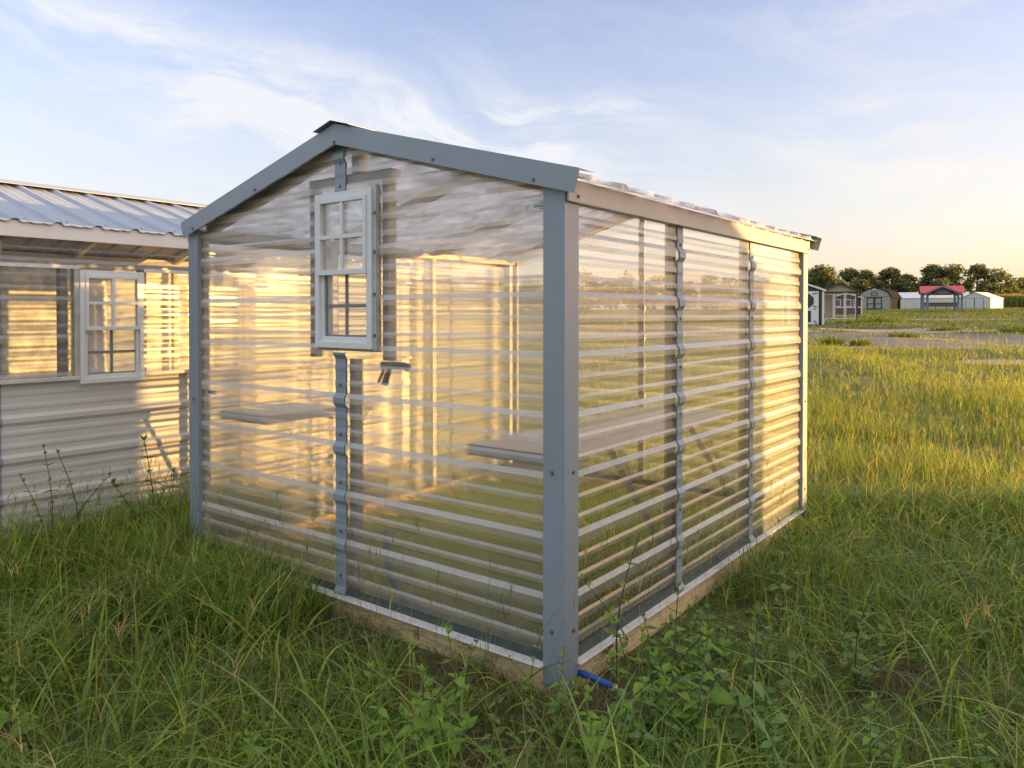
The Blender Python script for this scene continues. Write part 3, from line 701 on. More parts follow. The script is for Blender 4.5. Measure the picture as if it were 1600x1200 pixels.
# ------------------------------------------------------------------ grass
RG = np.random.default_rng(11)
def ribbons(base, h, lean, az, wd, nseg, droop, col, side_az=None, zbase=True):
    """many grass blades as tapering ribbons -> verts, faces, colours"""
    n = len(h); t = np.linspace(0, 1, nseg + 1)[None, :]
    dx, dy = np.cos(az)[:, None], np.sin(az)[:, None]
    run = lean[:, None] * h[:, None] * t ** 1.6
    zz = h[:, None] * (t - droop[:, None] * t ** 2.6)
    sa = az + np.pi / 2 if side_az is None else side_az
    sx, sy = np.cos(sa)[:, None], np.sin(sa)[:, None]
    wt = wd[:, None] * np.minimum(1.0, (1.02 - t) ** 0.65) * 0.5
    cx = base[:, 0:1] + dx * run; cy = base[:, 1:2] + dy * run; cz = base[:, 2:3] + zz
    L = np.stack([cx - sx * wt, cy - sy * wt, cz], -1); Rr = np.stack([cx + sx * wt, cy + sy * wt, cz], -1)
    V = np.stack([L, Rr], 2).reshape(n, -1, 3)
    m = 2 * (nseg + 1); b0 = (np.arange(n) * m)[:, None] + (np.arange(nseg) * 2)[None, :]
    F = np.stack([b0, b0 + 1, b0 + 3, b0 + 2], -1).reshape(-1, 4)
    C = np.repeat(col[:, None, :], m, 1).reshape(-1, 3)
    return V.reshape(-1, 3), F, C
def mesh_np(name, parts, mt, kind='stuff'):
    Vs, Fs, Cs = [], [], []; b = 0
    for V, F, C in parts: Vs.append(V); Fs.append(F + b); Cs.append(C); b += len(V)
    V = np.concatenate(Vs).astype(np.float32); F = np.concatenate(Fs).astype(np.int32); C = np.concatenate(Cs)
    me = bpy.data.meshes.new(name); me.vertices.add(len(V)); me.vertices.foreach_set('co', V.ravel())
    me.loops.add(F.size); me.loops.foreach_set('vertex_index', F.ravel()); me.polygons.add(len(F))
    me.polygons.foreach_set('loop_start', np.arange(0, F.size, 4, dtype=np.int32)); me.polygons.foreach_set('loop_total', np.full(len(F), 4, np.int32))
    me.update(calc_edges=True)
    a = me.attributes.new('tint', 'FLOAT_COLOR', 'POINT'); a.data.foreach_set('color', np.concatenate([C, np.ones((len(C), 1))], 1).astype(np.float32).ravel())
    me.materials.append(mt); o = bpy.data.objects.new(name, me); COL.objects.link(o)
    if kind: o['kind'] = kind
    return o
def scatter(n, d0, d1, l0=-0.86, l1=0.86):
    d = np.sqrt(RG.uniform(d0 ** 2, d1 ** 2, n)); r = RG.uniform(l0, l1, n) * d
    x = CAM.x + FW.x * d + RT.x * r; y = CAM.y + FW.y * d + RT.y * r
    return x, y, d
def keep(x, y, inside=False):
    k = ~((x > -GW - 0.0) & (x < 0.0) & (y > 0.0) & (y < GL))
    k &= ~((x < -3.38) & (x > -5.95) & (y > -1.66) & (y < 2.62))
    return k
PAL = np.array([(0.062, 0.100, 0.014), (0.082, 0.122, 0.018), (0.050, 0.080, 0.016), (0.110, 0.140, 0.022), (0.070, 0.105, 0.036), (0.22, 0.17, 0.08), (0.14, 0.14, 0.035)])
def colours(n, p, warm=None):
    c = PAL[RG.choice(len(PAL), n, p=p)] * RG.uniform(1.1, 3.0, (n, 1))
    if warm is not None: c = c * (1 - warm[:, None]) + np.array((0.34, 0.34, 0.065)) * warm[:, None]
    return c
def build_grass():
    parts = []
    THATCH = [(at(790, 2.42), 0.26), (at(705, 2.8), 0.24), (at(930, 2.62), 0.2), (at(760, 2.15), 0.22), (at(560, 3.4), 0.22), (at(160, 3.2), 0.25), (at(1420, 2.9), 0.16)]
    def field(n, d0, d1, hmin, hmax, w0, w1, nseg, p, l0=-0.86, l1=0.86, lean=(0.1, 0.9), droop=(0.05, 0.45), warmf=0.0, clump=0.55, minb=0.4, dim=1.0):
        x, y, d = scatter(n, d0, d1, l0, l1)
        k = keep(x, y); br, _ = bare(x, y); k &= RG.uniform(0, 1, n) > br * 1.15
        k &= RG.uniform(0, 1, n) < np.clip(0.62 + clump * smooth_noise(x * 2.6, y * 2.6, 5) + 0.25 * smooth_noise(x * 9, y * 9, 3), 0.12, 1)
        if d1 < 6:
            for q, r_ in THATCH + [(at(665, 2.32), 0.22), (at(1060, 2.6), 0.34), (at(950, 2.4), 0.2)]: k &= (RG.uniform(0, 1, len(x)) < 0.22) | (np.hypot(x - q.x, y - q.y) > r_ * RG.uniform(0.6, 1.25, len(x)))
        x, y = x[k], y[k]; n = len(x); z = hgt(x, y) - 0.01
        tall = np.clip(0.75 + 0.45 * smooth_noise(x * 0.9, y * 1.1, 4) + 0.2 * smooth_noise(x * 4, y * 4, 6), minb, 1.3)
        # next to the sheds' boards the grass was trampled shorter on the camera side
        nearb = np.clip((0.42 - np.maximum(np.maximum(-1.15 - x, x - 0.25), np.maximum(-y, y - 1.2) )) / 0.42, 0, 1)
        tall = tall * (1 - 0.80 * nearb)
        h = RG.uniform(hmin, hmax, n) * tall * (1 + 0.55 * (x < -1.5) * (y < 1.5) * (y > -2.6))
        wm = np.clip(warmf * (0.5 + 0.8 * smooth_noise(x * 0.5, y * 0.7, 8)), 0, 0.85)
        parts.append(ribbons(np.stack([x, y, z], -1), h, RG.uniform(*lean, n), RG.uniform(0, 2 * np.pi, n), RG.uniform(w0, w1, n), nseg, RG.uniform(*droop, n), colours(n, p, wm) * dim))
    P1 = [0.24, 0.22, 0.17, 0.13, 0.14, 0.05, 0.05]
    P2 = [0.15, 0.2, 0.08, 0.24, 0.08, 0.10, 0.15]
    field(56000, 0.9, 5.6, 0.16, 0.44, 0.0035, 0.0075, 5, P1, lean=(0.15, 1.2), droop=(0.1, 0.6))
    field(15000, 0.9, 5.6, 0.10, 0.26, 0.002, 0.004, 4, [0.1, 0.1, 0.2, 0.05, 0.1, 0.35, 0.1], lean=(0.5, 2.0))
    field(21000, 0.9, 5.6, 0.20, 0.52, 0.007, 0.016, 8, [0.26, 0.25, 0.17, 0.15, 0.16, 0.0, 0.01], lean=(0.4, 1.4), droop=(0.3, 0.9), dim=1.25)
    field(70000, 5.2, 13, 0.14, 0.40, 0.004, 0.009, 4, P2, 0.10, 0.86, warmf=0.34)
    field(26000, 5.2, 13, 0.12, 0.30, 0.006, 0.012, 3, P2, -0.86, 0.12, warmf=0.3)
    field(60000, 12, 34, 0.10, 0.34, 0.010, 0.022, 3, P2, 0.20, 0.86, warmf=0.5)
    field(20000, 12, 34, 0.10, 0.30, 0.02, 0.04, 2, P2, -0.86, 0.22, warmf=0.4)
    field(90000, 33, 110, 0.08, 0.24, 0.035, 0.08, 2, P1, 0.22, 0.82, warmf=0.12, minb=0.2, dim=0.62)
    field(20000, 33, 110, 0.10, 0.30, 0.08, 0.16, 1, P2, -0.86, 0.22, warmf=0.3)
    # sparse low growth on the floor inside the greenhouse
    n = 12000; x = RG.uniform(-GW + 0.1, -0.1, n); y = RG.uniform(0.1, GL - 0.1, n)
    parts.append(ribbons(np.stack([x, y, x * 0 - 0.01], -1), RG.uniform(0.05, 0.22, n), RG.uniform(0.2, 1.5, n), RG.uniform(0, 6.3, n), RG.uniform(0.004, 0.008, n), 3, RG.uniform(0, 0.5, n), colours(n, [0.1, 0.2, 0.05, 0.3, 0.0, 0.15, 0.2]) * 2.0))
    for q, r_ in THATCH:                      # matted dead stems on the trampled spots
        n = int(7000 * r_ * r_ + 250); a = RG.uniform(0, 6.28, n); rr_ = r_ * 1.1 * np.sqrt(RG.uniform(0, 1, n)); x = q.x + np.cos(a) * rr_; y = q.y + np.sin(a) * rr_
        k = keep(x, y); x, y = x[k], y[k]; n = len(x)
        c = np.array([(0.20, 0.15, 0.09), (0.13, 0.10, 0.06), (0.28, 0.22, 0.13), (0.10, 0.10, 0.04)])[RG.integers(0, 4, n)] * RG.uniform(0.7, 1.3, (n, 1))
        parts.append(ribbons(np.stack([x, y, hgt(x, y) + RG.uniform(0, .03, n)], -1), RG.uniform(0.05, 0.12, n), RG.uniform(1.0, 3.0, n), RG.uniform(0, 6.28, n), RG.uniform(0.002, 0.0045, n), 4, RG.uniform(0.3, 0.95, n), c))
    # taller bands along the greenhouse's left front and the foot of the side shed
    for n, x0, x1, y0, y1, ha, hb in ((2300, -2.75, -1.30, -0.55, -0.03, 0.20, 0.42), (3800, -3.36, -2.62, -1.6, 0.8, 0.24, 0.52), (900, -0.02 + 0.03, 0.5, 1.6, 3.4, 0.1, 0.22)):
        x = RG.uniform(x0, x1, n); y = RG.uniform(y0, y1, n)
        parts.append(ribbons(np.stack([x, y, hgt(x, y)], -1), RG.uniform(ha, hb, n), RG.uniform(0.1, 1.1, n), RG.uniform(0, 6.28, n), RG.uniform(0.004, 0.011, n), 6, RG.uniform(0.1, 0.6, n), colours(n, P1) * 1.35))
    # leafy tufts on the bare ground
    for px, d, r_, h_ in ((1298, 27.5, 0.45, 0.5), (1346, 27, 0.35, 0.35), (1585, 33, 0.6, 0.45), (1592, 32, 0.5, 0.4), (1412, 31, 0.6, 0.3), (1360, 46, 1.4, 0.6), (1385, 47, 1.2, 0.5), (1478, 36, 0.8, 0.3)):
        p = at(px, d); n = 260; a = RG.uniform(0, 6.28, n); q = r_ * np.sqrt(RG.uniform(0, 1, n)); x = p.x + np.cos(a) * q; y = p.y + np.sin(a) * q
        parts.append(ribbons(np.stack([x, y, hgt(x, y)], -1), RG.uniform(0.5, 1, n) * h_, RG.uniform(0.3, 1.3, n), a, np.full(n, 0.035), 3, RG.uniform(0.1, 0.6, n), colours(n, P1) * 0.7))
    mesh_np('grass', parts, M['blade'])
    # flowering stalks: a fine stem and three to six thin finger spikes
    parts = []
    for n, d0, d1, l0, l1, sc_, wm in ((2600, 1.0, 5.6, -0.86, 0.86, 1.0, 0.0), (2400, 5.2, 13, 0.1, 0.86, 1.35, 0.5), (1500, 12, 30, 0.25, 0.86, 2.6, 0.6)):
        x, y, d = scatter(n, d0, d1, l0, l1); k = keep(x, y); br, _ = bare(x, y); k &= br < 0.3
        lf = np.clip(0.35 + 0.9 * (x < -1.2) + 0.5 * smooth_noise(x * 1.5, y * 1.5, 9), 0.05, 1); 
        if d1 < 6: k &= RG.uniform(0, 1, n) < lf
        x, y = x[k], y[k]; n = len(x); h = RG.uniform(0.34, 0.66, n) * (1.0 if d1 < 6 else 0.95); az = RG.uniform(0, 6.28, n); ln = RG.uniform(0.02, 0.45, n)
        dr = RG.uniform(0, 0.2, n); base = np.stack([x, y, hgt(x, y)], -1)
        c = colours(n, [0.15, 0.15, 0.05, 0.15, 0.05, 0.25, 0.2], np.full(n, wm)); parts.append(ribbons(base, h, ln, az, np.full(n, 0.0022 * sc_), 5, dr, c, side_az=RG.uniform(0, 6.3, n)))
        top = base + np.stack([np.cos(az) * ln * h, np.sin(az) * ln * h, h * (1 - dr)], -1)
        for q in range(5):
            kk = RG.uniform(0, 1, n) < 0.8; m_ = int(kk.sum()); tp = top[kk].copy(); tp[:, 2] -= RG.uniform(0.0, 0.05, m_)
            parts.append(ribbons(tp, RG.uniform(0.05, 0.11, m_), RG.uniform(0.3, 1.6, m_), RG.uniform(0, 6.28, m_), np.full(m_, 0.0026 * sc_), 3, RG.uniform(0.1, 0.7, m_), c[kk] * np.array((1.1, 0.95, 1.0))))
    mesh_np('seeding_grass', parts, M['blade'])
build_grass()

# ------------------------------------------------------------------ weeds
def leaf(mb, base, dirv, L, wd, rr, droop=0.5):
    """one ovate leaf, folded along the midrib, 2 x 4 faces"""
    d = Vector(dirv).normalized(); s = d.cross(Vector((0, 0, 1)))
    s = s.normalized() if s.length > 1e-3 else Vector((1, 0, 0))
    up = s.cross(d); s = (s + up * rr.uniform(-0.5, 0.5)).normalized(); up = s.cross(d)
    N = 5; vs = []
    for i in range(N + 1):
        t = i / N; p = Vector(base) + d * (L * t) + Vector((0, 0, -1)) * (droop * L * t * t) + up * (0.05 * L * math.sin(t * 7 + rr.random()))
        hw = wd * 0.5 * (math.sin(math.pi * min(1, t * 1.02) ** 0.72) if 0 < t < 1 else 0.02)
        vs += [p - s * hw + up * hw * 0.35, p, p + s * hw + up * hw * 0.35]
    mb.add(vs, [f for i in range(N) for f in ((3 * i, 3 * i + 1, 3 * i + 4, 3 * i + 3), (3 * i + 1, 3 * i + 2, 3 * i + 5, 3 * i + 4))])
def weed_mesh(rr, h, nn, L, lean=0.2, branch=2):
    st, fo = MB(), MB()
    def shoot(b, top, n, L, r0):
        bow = Vector((rr.uniform(-1, 1), rr.uniform(-1, 1), 0)) * 0.12 * (top - b).length
        pt = lambda t: b + (top - b) * t + bow * math.sin(math.pi * t)
        st.tube([pt(i / 5) for i in range(6)], [r0 * (1 - 0.12 * i) for i in range(6)], 5)
        a0 = rr.uniform(0, 3.1)
        for k in range(n):
            t = 0.16 + 0.84 * (k + 0.5) / n; p = pt(t); a = a0 + k * 1.57 + rr.uniform(-.3, .3); sz = L * (1.1 - 0.65 * t) * rr.uniform(0.75, 1.25)
            for q in (0, math.pi):
                if rr.random() < 0.08: continue
                el = rr.uniform(0.15, 0.6) + (0.5 if t > 0.85 else 0)
                leaf(fo, p, (math.cos(a + q), math.sin(a + q), el), sz, sz * rr.uniform(0.48, 0.66), rr, rr.uniform(0.1, 0.7) if t < 0.85 else 0.1)
        for q in range(4):
            a = rr.uniform(0, 6.28); leaf(fo, top, (math.cos(a), math.sin(a), 1.6), L * 0.38, L * 0.17, rr, 0.05)
    b = Vector((0, 0, -0.01)); top = Vector((rr.uniform(-1, 1) * lean * h, rr.uniform(-1, 1) * lean * h, h))
    shoot(b, top, nn, L, 0.0035)
    for k in range(branch):
        t = rr.uniform(0.1, 0.45); p = b + (top - b) * t; a = rr.uniform(0, 6.28); hh = h * rr.uniform(0.4, 0.7)
        shoot(p, p + Vector((math.cos(a) * hh * 0.55, math.sin(a) * hh * 0.55, hh * 0.75)), max(3, nn // 2), L * 0.85, 0.0026)
    return st, fo
def build_weeds():
    rr = random.Random(21)
    protos = []
    for nm, h, n, L, br, fm, sm in (('weed_plant', 0.36, 6, 0.075, 2, 'weed', 'stem'), ('weed_plant', 0.30, 5, 0.085, 3, 'weed', 'stem'), ('weed_plant', 0.52, 8, 0.060, 1, 'weed', 'stem_dark'),
                                    ('weed_plant', 0.46, 8, 0.085, 2, 'weed_dark', 'stem_dark'), ('weed_plant', 0.62, 9, 0.06, 1, 'weed_dark', 'stem')):
        protos.append((weed_mesh(rr, h, n, L, 0.15, br), fm, sm))
    meshes = [(a.mesh('stem', M[sm]), b.mesh('foliage', M[fm])) for (a, b), fm, sm in protos]
    # pixel column, depth, kind, size, label
    spots = [
        (672, 2.34, 1, 0.95, 'bright broadleaf weed just below the stamped pine board'),
        (597, 2.28, 0, 0.85, 'small two-shoot weed left of the bright weeds below the stamped board'),
        (718, 2.42, 0, 0.95, 'leafy weed right of the bright weeds below the stamped board'),
        (690, 2.22, 1, 0.95, 'low wide-leaved weed nearest the camera below the stamped board'),
        (632, 2.16, 1, 0.85, 'low pale green weed at the bottom edge in front of the stamped board'),
        (832, 2.60, 2, 0.55, 'small weed with a pointed tip at the left foot of the near corner post'),
        (868, 2.50, 0, 0.75, 'glossy weed leaning against the front of the near corner post'),
        (972, 2.78, 2, 1.0, 'thin tall weed standing in front of the pale flashing of the side wall'),
        (1050, 2.72, 0, 1.05, 'broad-leaved weed in the middle of the patch beside the side board'),
        (1085, 2.35, 1, 1.2, 'large pale-leaved weed in the weed patch below the blue hose end'),
        (1000, 2.36, 0, 1.0, 'yellow-green weed close below the blue hose end'),
        (930, 2.25, 1, 0.9, 'dense low weed at the bottom right of the near corner post'),
        (1190, 2.30, 3, 0.95, 'dark weed with large leaves right of the weed patch'),
        (1235, 2.75, 4, 0.9, 'dark-stemmed tall weed standing alone in the right foreground grass'),
        (1345, 2.75, 3, 0.75, 'grey-green weed among tall grass right of the dark-stemmed weed'),
        (1360, 2.2, 0, 0.7, 'small bright-tipped weed at the bottom right in dark grass'),
        (1555, 2.15, 0, 0.7, 'bright-tipped weed at the lower right corner'),
        (66, 4.05, 4, 1.0, 'tall single-stem weed against the beige wall at the far left'),
        (114, 4.1, 2, 1.15, 'weed with one yellow leaf against the beige wall under its window'),
        (236, 4.6, 3, 1.25, 'bushy dark weed against the beige wall near the left corner post'),
        (20, 2.35, 1, 0.8, 'round-leaved weed at the bottom left corner'),
        (385, 2.25, 1, 0.7, 'smooth wide-leaved weed low in the grass at the bottom left'),
    ]
    for i, (px, d, k, s, lab) in enumerate(spots):
        p = at(px, d)
        if p.x > -GW and p.x < 0.02 and p.y > -0.03: p.y = -0.05
        t = thing('weed_plant', lab, 'weed', p, rr.uniform(0, 6.28), 'broadleaf weeds growing in the grass'); t.scale = (s * 1.15,) * 3
        for nm, me in zip(('stem', 'foliage'), meshes[k]):
            o = bpy.data.objects.new(nm, me); COL.objects.link(o); o.parent = t
    # feathery weed growing inside behind the front wall
    t = thing('feathery_weed', 'pale green feathery weed growing inside behind the lower front wall', 'weed', (-0.98, 0.22, 0.0))
    st, fo = MB(), MB()
    st.tube([(0, 0, 0), (0.01, 0, 0.25), (0.0, 0.02, 0.55)], [0.004, 0.003, 0.002], 5)
    for z in (0.10, 0.18, 0.25, 0.33, 0.40, 0.48):
        for q in range(5):
            a = rr.uniform(0, 6.28); L = rr.uniform(0.12, 0.24); pts = [Vector((0, 0, z)) + Vector((math.cos(a), math.sin(a) * .6, 0)) * L * u + Vector((0, 0, L * (0.55 * u - 0.75 * u * u))) for u in (0, .3, .6, .85, 1)]
            fo.tube(pts, [0.003, 0.0045, 0.004, 0.003, 0.001], 4)
    st.build('stem', M['stem'], t); fo.build('foliage', M['weed'], t)
    # the thick weed carpet on the lower right: nobody could count it
    fo = MB(); rr = random.Random(5); n = 0
    while n < 95:
        px = rr.gauss(1060, 130); d = rr.uniform(1.9, 3.1)
        p = at(px, d)
        if p.x < 0.03 and p.y > -0.05: continue
        if p.x > 1.0 and rr.random() < 0.7: continue
        n += 1; h = rr.uniform(0.10, 0.27); top = p + Vector((rr.uniform(-.06, .06), rr.uniform(-.06, .06), h)); a0 = rr.uniform(0, 3)
        fo.tube([p, (p + top) / 2 + Vector((rr.uniform(-.01, .01), 0, 0)), top], 0.002, 4, False)
        for k in range(5):
            t = (k + 0.6) / 5; q = p + (top - p) * t; a = a0 + k * 1.57 + rr.uniform(-.3, .3); L = rr.uniform(0.035, 0.075) * (1.15 - 0.5 * t)
            for e in (0, math.pi): leaf(fo, q, (math.cos(a + e), math.sin(a + e), rr.uniform(0.1, 0.6)), L, L * rr.uniform(.45, .62), rr, rr.uniform(0.1, 0.6))
    o = fo.build('weed_undergrowth', M['weed_dark']); o['kind'] = 'stuff'
build_weeds()

# ------------------------------------------------------------------ far buildings
M['bg_white'] = paint('white_metal_siding', (0.62, 0.64, 0.60), 0.5, 0.04, 2, dirt=0.08)
M['bg_wtrim'] = paint('white_painted_wood', (0.78, 0.78, 0.77), 0.5, 0.03, 3)
M['bg_roof'] = paint('silver_metal_roof', (0.60, 0.62, 0.64), 0.4, 0.05, 2)
M['bg_tan'] = paint('tan_board_siding', (0.42, 0.35, 0.25), 0.6, 0.08, 3, stretch=(6, 6, 0.6))
M['bg_grey'] = paint('grey_green_siding', (0.36, 0.37, 0.32), 0.6, 0.06, 3, stretch=(6, 6, 0.6))
M['bg_dark'] = paint('dark_shingle', (0.014, 0.014, 0.018), 0.95, 0.25, 9)
M['bg_black'] = paint('black_green_trim', (0.025, 0.035, 0.035), 0.5, 0.1, 5)
M['bg_green'] = paint('dark_green_siding', (0.015, 0.055, 0.040), 0.45, 0.08, 4)
M['bg_brown'] = paint('dark_brown_trim', (0.075, 0.05, 0.045), 0.55, 0.1, 5)
M['bg_red'] = paint('barn_red_siding', (0.085, 0.022, 0.022), 0.55, 0.1, 4)
M['bg_redroof'] = paint('red_metal_roof', (0.52, 0.02, 0.035), 0.4, 0.06, 4)
M['bg_slate'] = paint('slate_blue_timber', (0.20, 0.24, 0.28), 0.55, 0.08, 5)
M['bg_glass'] = paint('dark_window_glass', (0.05, 0.06, 0.065), 0.12, 0.1, 3, bump=0)
M['bark'] = paint('pine_bark', (0.12, 0.085, 0.06), 0.85, 0.3, 6, bump=0.4)
for n_ in [M['bg_dark'].node_tree.nodes['Principled BSDF']]: n_.inputs['Specular IOR Level'].default_value = 0.05
def face_rz(p): return -math.atan2(p.x - CAM.x, p.y - CAM.y)          # turns a -Y front towards the camera side
def gable_roof(t, mt, x0, x1, y0, y1, ze, zr, ov=0.12, th=0.06, name='roof'):
    """ridge along local y"""
    xm = (x0 + x1) / 2; sl = (zr - ze) / (xm - x0); mb = MB()
    for s in (-1, 1):
        e = xm + s * (xm - x0 + ov); z = ze - sl * ov
        poly = [(xm, zr + 0.01), (e, z + 0.01), (e, z + th), (xm, zr + th)]
        mb.prism(poly if s > 0 else poly[::-1], 1, y0 - ov, y1 + ov)
    return mb.build(name, mt, t)
def shell(t, mt, x0, x1, y0, y1, ze, zr, name='wall'):
    xm = (x0 + x1) / 2
    return MB().prism([(x0, 0), (x1, 0), (x1, ze), (xm, zr), (x0, ze)], 1, y0, y1).build(name, mt, t)
def frame(mb, x0, x1, z0, z1, w, y0, y1):
    mb.box(x0, x0 + w, y0, y1, z0, z1); mb.box(x1 - w, x1, y0, y1, z0, z1); mb.box(x0 + w, x1 - w, y0, y1, z1 - w, z1); mb.box(x0 + w, x1 - w, y0, y1, z0, z0 + w); return mb
def build_far():
    # green coop with white door (only its right half shows past the greenhouse)
    p = at(1254, 44); t = thing('garden_shed', 'dark green shed with white door and trim just past the far corner post', 'shed', p, face_rz(p))
    shell(t, M['bg_green'], -1.1, 1.1, 0, 2.4, 2.0, 2.42)
    gable_roof(t, M['bg_dark'], -1.12, 1.12, 0, 2.4, 2.02, 2.44, 0.1)
    mb = MB(); mb.prism([(-1.26, 1.95), (0, 2.42), (1.26, 1.95), (1.26, 2.06), (0, 2.53), (-1.26, 2.06)], 1, -0.16, -0.11); mb.build('rake_board', M['bg_wtrim'], t)
    for s in (-1, 1): MB().box(s * 1.1 - 0.06, s * 1.1 + 0.06, -0.04, 0.08, 0, 1.98).build('corner_board', M['bg_wtrim'], t)
    d = MB().box(-0.85, 0.86, -0.05, -0.004, 0.06, 1.98).build('door', M['bg_wtrim'], t)
    MB().prism([(-0.6, 1.25), (-0.35, 1.02), (0.35, 1.02), (0.6, 1.25), (0.6, 1.6), (0.35, 1.83), (-0.35, 1.83), (-0.6, 1.6)], 1, -0.062, -0.0505).build('panel', M['bg_green'], d)
    MB().box(-0.45, 0.45, -0.062, -0.0505, 0.2, 0.86).build('panel', M['bg_green'], d)
    for x, z in ((0.72, 1.86), (0.72, 1.08), (0.66, 0.95), (0.66, 0.25), (0.72, 0.14), (0.60, 1.82), (0.60, 1.12)):
        MB().prism([(x - 0.06, z - 0.03), (x + 0.08, z - 0.012), (x + 0.08, z + 0.012), (x - 0.06, z + 0.03)], 1, -0.07, -0.0505).build('hinge', M['bg_black'], d)
    # kennel
    p = at(1312, 55); t = thing('dog_kennel', 'tan gabled kennel with dark roof and pale wire run between the green and red sheds', 'kennel', p, face_rz(p) + R(12))
    MB().box(-1.22, 0.05, 1.6, 3.4, 0, 2.1).build('wall', M['bg_tan'], t)
    MB().prism([(-1.25, 2.1), (1.25, 2.1), (0, 2.66)], 1, -0.03, 0.02).build('gable_panel', M['bg_tan'], t)
    MB().box(-1.25, 1.25, -0.04, 0.03, 1.98, 2.0999).build('beam', M['bg_brown'], t)
    gable_roof(t, M['bg_dark'], -1.25, 1.25, 0, 3.4, 2.1, 2.68, 0.18)
    MB().prism([(-1.45, 2.0), (0, 2.64), (1.45, 2.0), (1.45, 2.1), (0, 2.76), (-1.45, 2.1)], 1, -0.22, -0.182).build('rake_board', M['bg_brown'], t)
    for x in (-1.2, 1.17): MB().box(x - 0.06, x + 0.06, -0.03, 0.09, 0, 1.98).build('post', M['bg_brown'], t)
    for a, b in ((-1.13, -0.42), (-0.38, 0.34), (0.38, 1.10)):
        f = frame(MB(), a, b, 0.1, 1.93, 0.05, 0, 0.05).build('run_frame', M['bg_wtrim'], t)
        mb = MB()
        for k in range(1, 9): mb.box(a + (b - a) * k / 9 - 0.004, a + (b - a) * k / 9 + 0.004, 0.02, 0.026, 0.15, 1.88)
        for k in range(1, 14): mb.box(a + 0.05, b - 0.05, 0.0265, 0.032, 0.15 + k * 0.125, 0.157 + k * 0.125)
        o = mb.build('wire_mesh', M['galv'], f)
    MB().box(-1.02, -0.72, 1.57, 1.599, 0.15, 0.55).build('dog_door', M['bg_black'], t); MB().box(-1.06, -0.68, 1.55, 1.599, 0.56, 0.63).build('door_trim', M['bg_wtrim'], t)
    # red shed behind the kennel
    p = at(1326, 78); t = thing('red_shed', 'dark red shed with white trim and windows seen behind the wire kennel', 'shed', p, face_rz(p))
    shell(t, M['bg_red'], -1.8, 1.25, 0, 2.6, 1.75, 2.2); gable_roof(t, M['bg_dark'], -1.8, 1.25, 0, 2.6, 1.76, 2.22, 0.12)
    MB().prism([(-1.95, 1.68), (-0.275, 2.2), (1.4, 1.68), (1.4, 1.8), (-0.275, 2.32), (-1.95, 1.8)], 1, -0.2, -0.125).build('rake_board', M['bg_wtrim'], t)
    for x in (-1.75, 1.2): MB().box(x - 0.06, x + 0.06, -0.05, 0.0, 0, 1.72).build('corner_board', M['bg_wtrim'], t)
    MB().box(-1.68, 1.13, -0.04, -0.001, 0.74, 0.84).build('band_board', M['bg_wtrim'], t)
    for a, b in ((-1.3, -0.75), (-0.5, 0.25), (0.45, 0.75)):
        f = frame(MB(), a, b, 0.86, 1.62, 0.07, -0.05, -0.001).build('window', M['bg_wtrim'], t); MB().box(a + 0.07, b - 0.07, -0.02, -0.0015, 0.93, 1.55).build('pane', M['bg_glass'], f)
    # grey barn with gambrel roof
    p = at(1366, 100); t = thing('barn_shed', 'grey gambrel barn shed with dark trimmed double doors and loft vent', 'barn', p, face_rz(p) - R(13))
    g = [(-2.0, 0), (2.0, 0), (2.0, 1.6), (1.55, 2.25), (0.75, 2.65), (0, 2.78), (-0.75, 2.65), (-1.55, 2.25), (-2.0, 1.6)]
    MB().prism(g, 1, 0, 5.5).build('wall', M['bg_grey'], t)
    rp = [(2.12, 1.5), (1.62, 2.27), (0.78, 2.68), (0, 2.81), (-0.78, 2.68), (-1.62, 2.27), (-2.12, 1.5)]
    MB().prism(rp + [(x * 1.035, z + 0.09) for x, z in rp[::-1]], 1, -0.12, 5.62).build('roof', M['bg_dark'], t)
    MB().box(2.001, 2.02, 0.02, 5.48, 0, 1.55).build('side_wall', M['bg_dark'], t)
    MB().box(1.96, 2.03, -0.05, 0.0, 0, 1.6).build('corner_board', M['bg_black'], t); MB().box(-2.0, 1.95, -0.03, -0.001, 1.62, 1.68).build('band_board', M['bg_black'], t)
    for a, b in ((-0.92, -0.02), (0.02, 0.92)):
        f = frame(MB(), a, b, 0.05, 1.6, 0.1, -0.06, -0.001).build('door', M['bg_black'], t); MB().box(a + 0.1, b - 0.1, -0.05, -0.0015, 0.72, 0.80).build('rail', M['bg_black'], f)
    frame(MB(), -0.42, 0.42, 1.85, 2.25, 0.07, -0.05, -0.001).build('loft_vent', M['bg_black'], t); MB().box(-0.2, 0.2, -0.14, -0.121, 2.58, 2.72).build('peak_plate', M['bg_wtrim'], t)
    # long low white shed
    p = at(1453, 115); t = thing('long_shed', 'long pale metal shed with silver roof behind the red pavilion', 'shed', p, face_rz(p) + R(2))
    MB().box(-5.1, 5.1, 0, 3.4, 0, 1.62).build('wall', M['bg_white'], t)
    MB().prism([(-0.12, 1.60), (1.7, 2.52), (3.52, 1.60), (3.52, 1.66), (1.7, 2.58), (-0.12, 1.66)], 0, -5.0, 5.2).build('roof', M['bg_roof'], t)
    for x in (-4.0, -2.9, -1.8, -0.7, 0.4, 1.5, 2.6, 3.7): MB().box(x - 0.02, x + 0.02, -0.02, 0.0, 0, 1.6).build('seam', M['bg_roof'], t)
    # pavilion
    p = at(1472, 85); t = thing('pavilion', 'timber pavilion with bright red roof, open truss gable and bar counter', 'pavilion', p, face_rz(p) + R(4))
    MB().prism([(-0.45, 2.05), (1.5, 2.88), (3.45, 2.05), (3.45, 2.11), (1.5, 2.94), (-0.45, 2.11)], 0, -2.2, 2.2).build('roof', M['bg_redroof'], t)
    mb = MB()
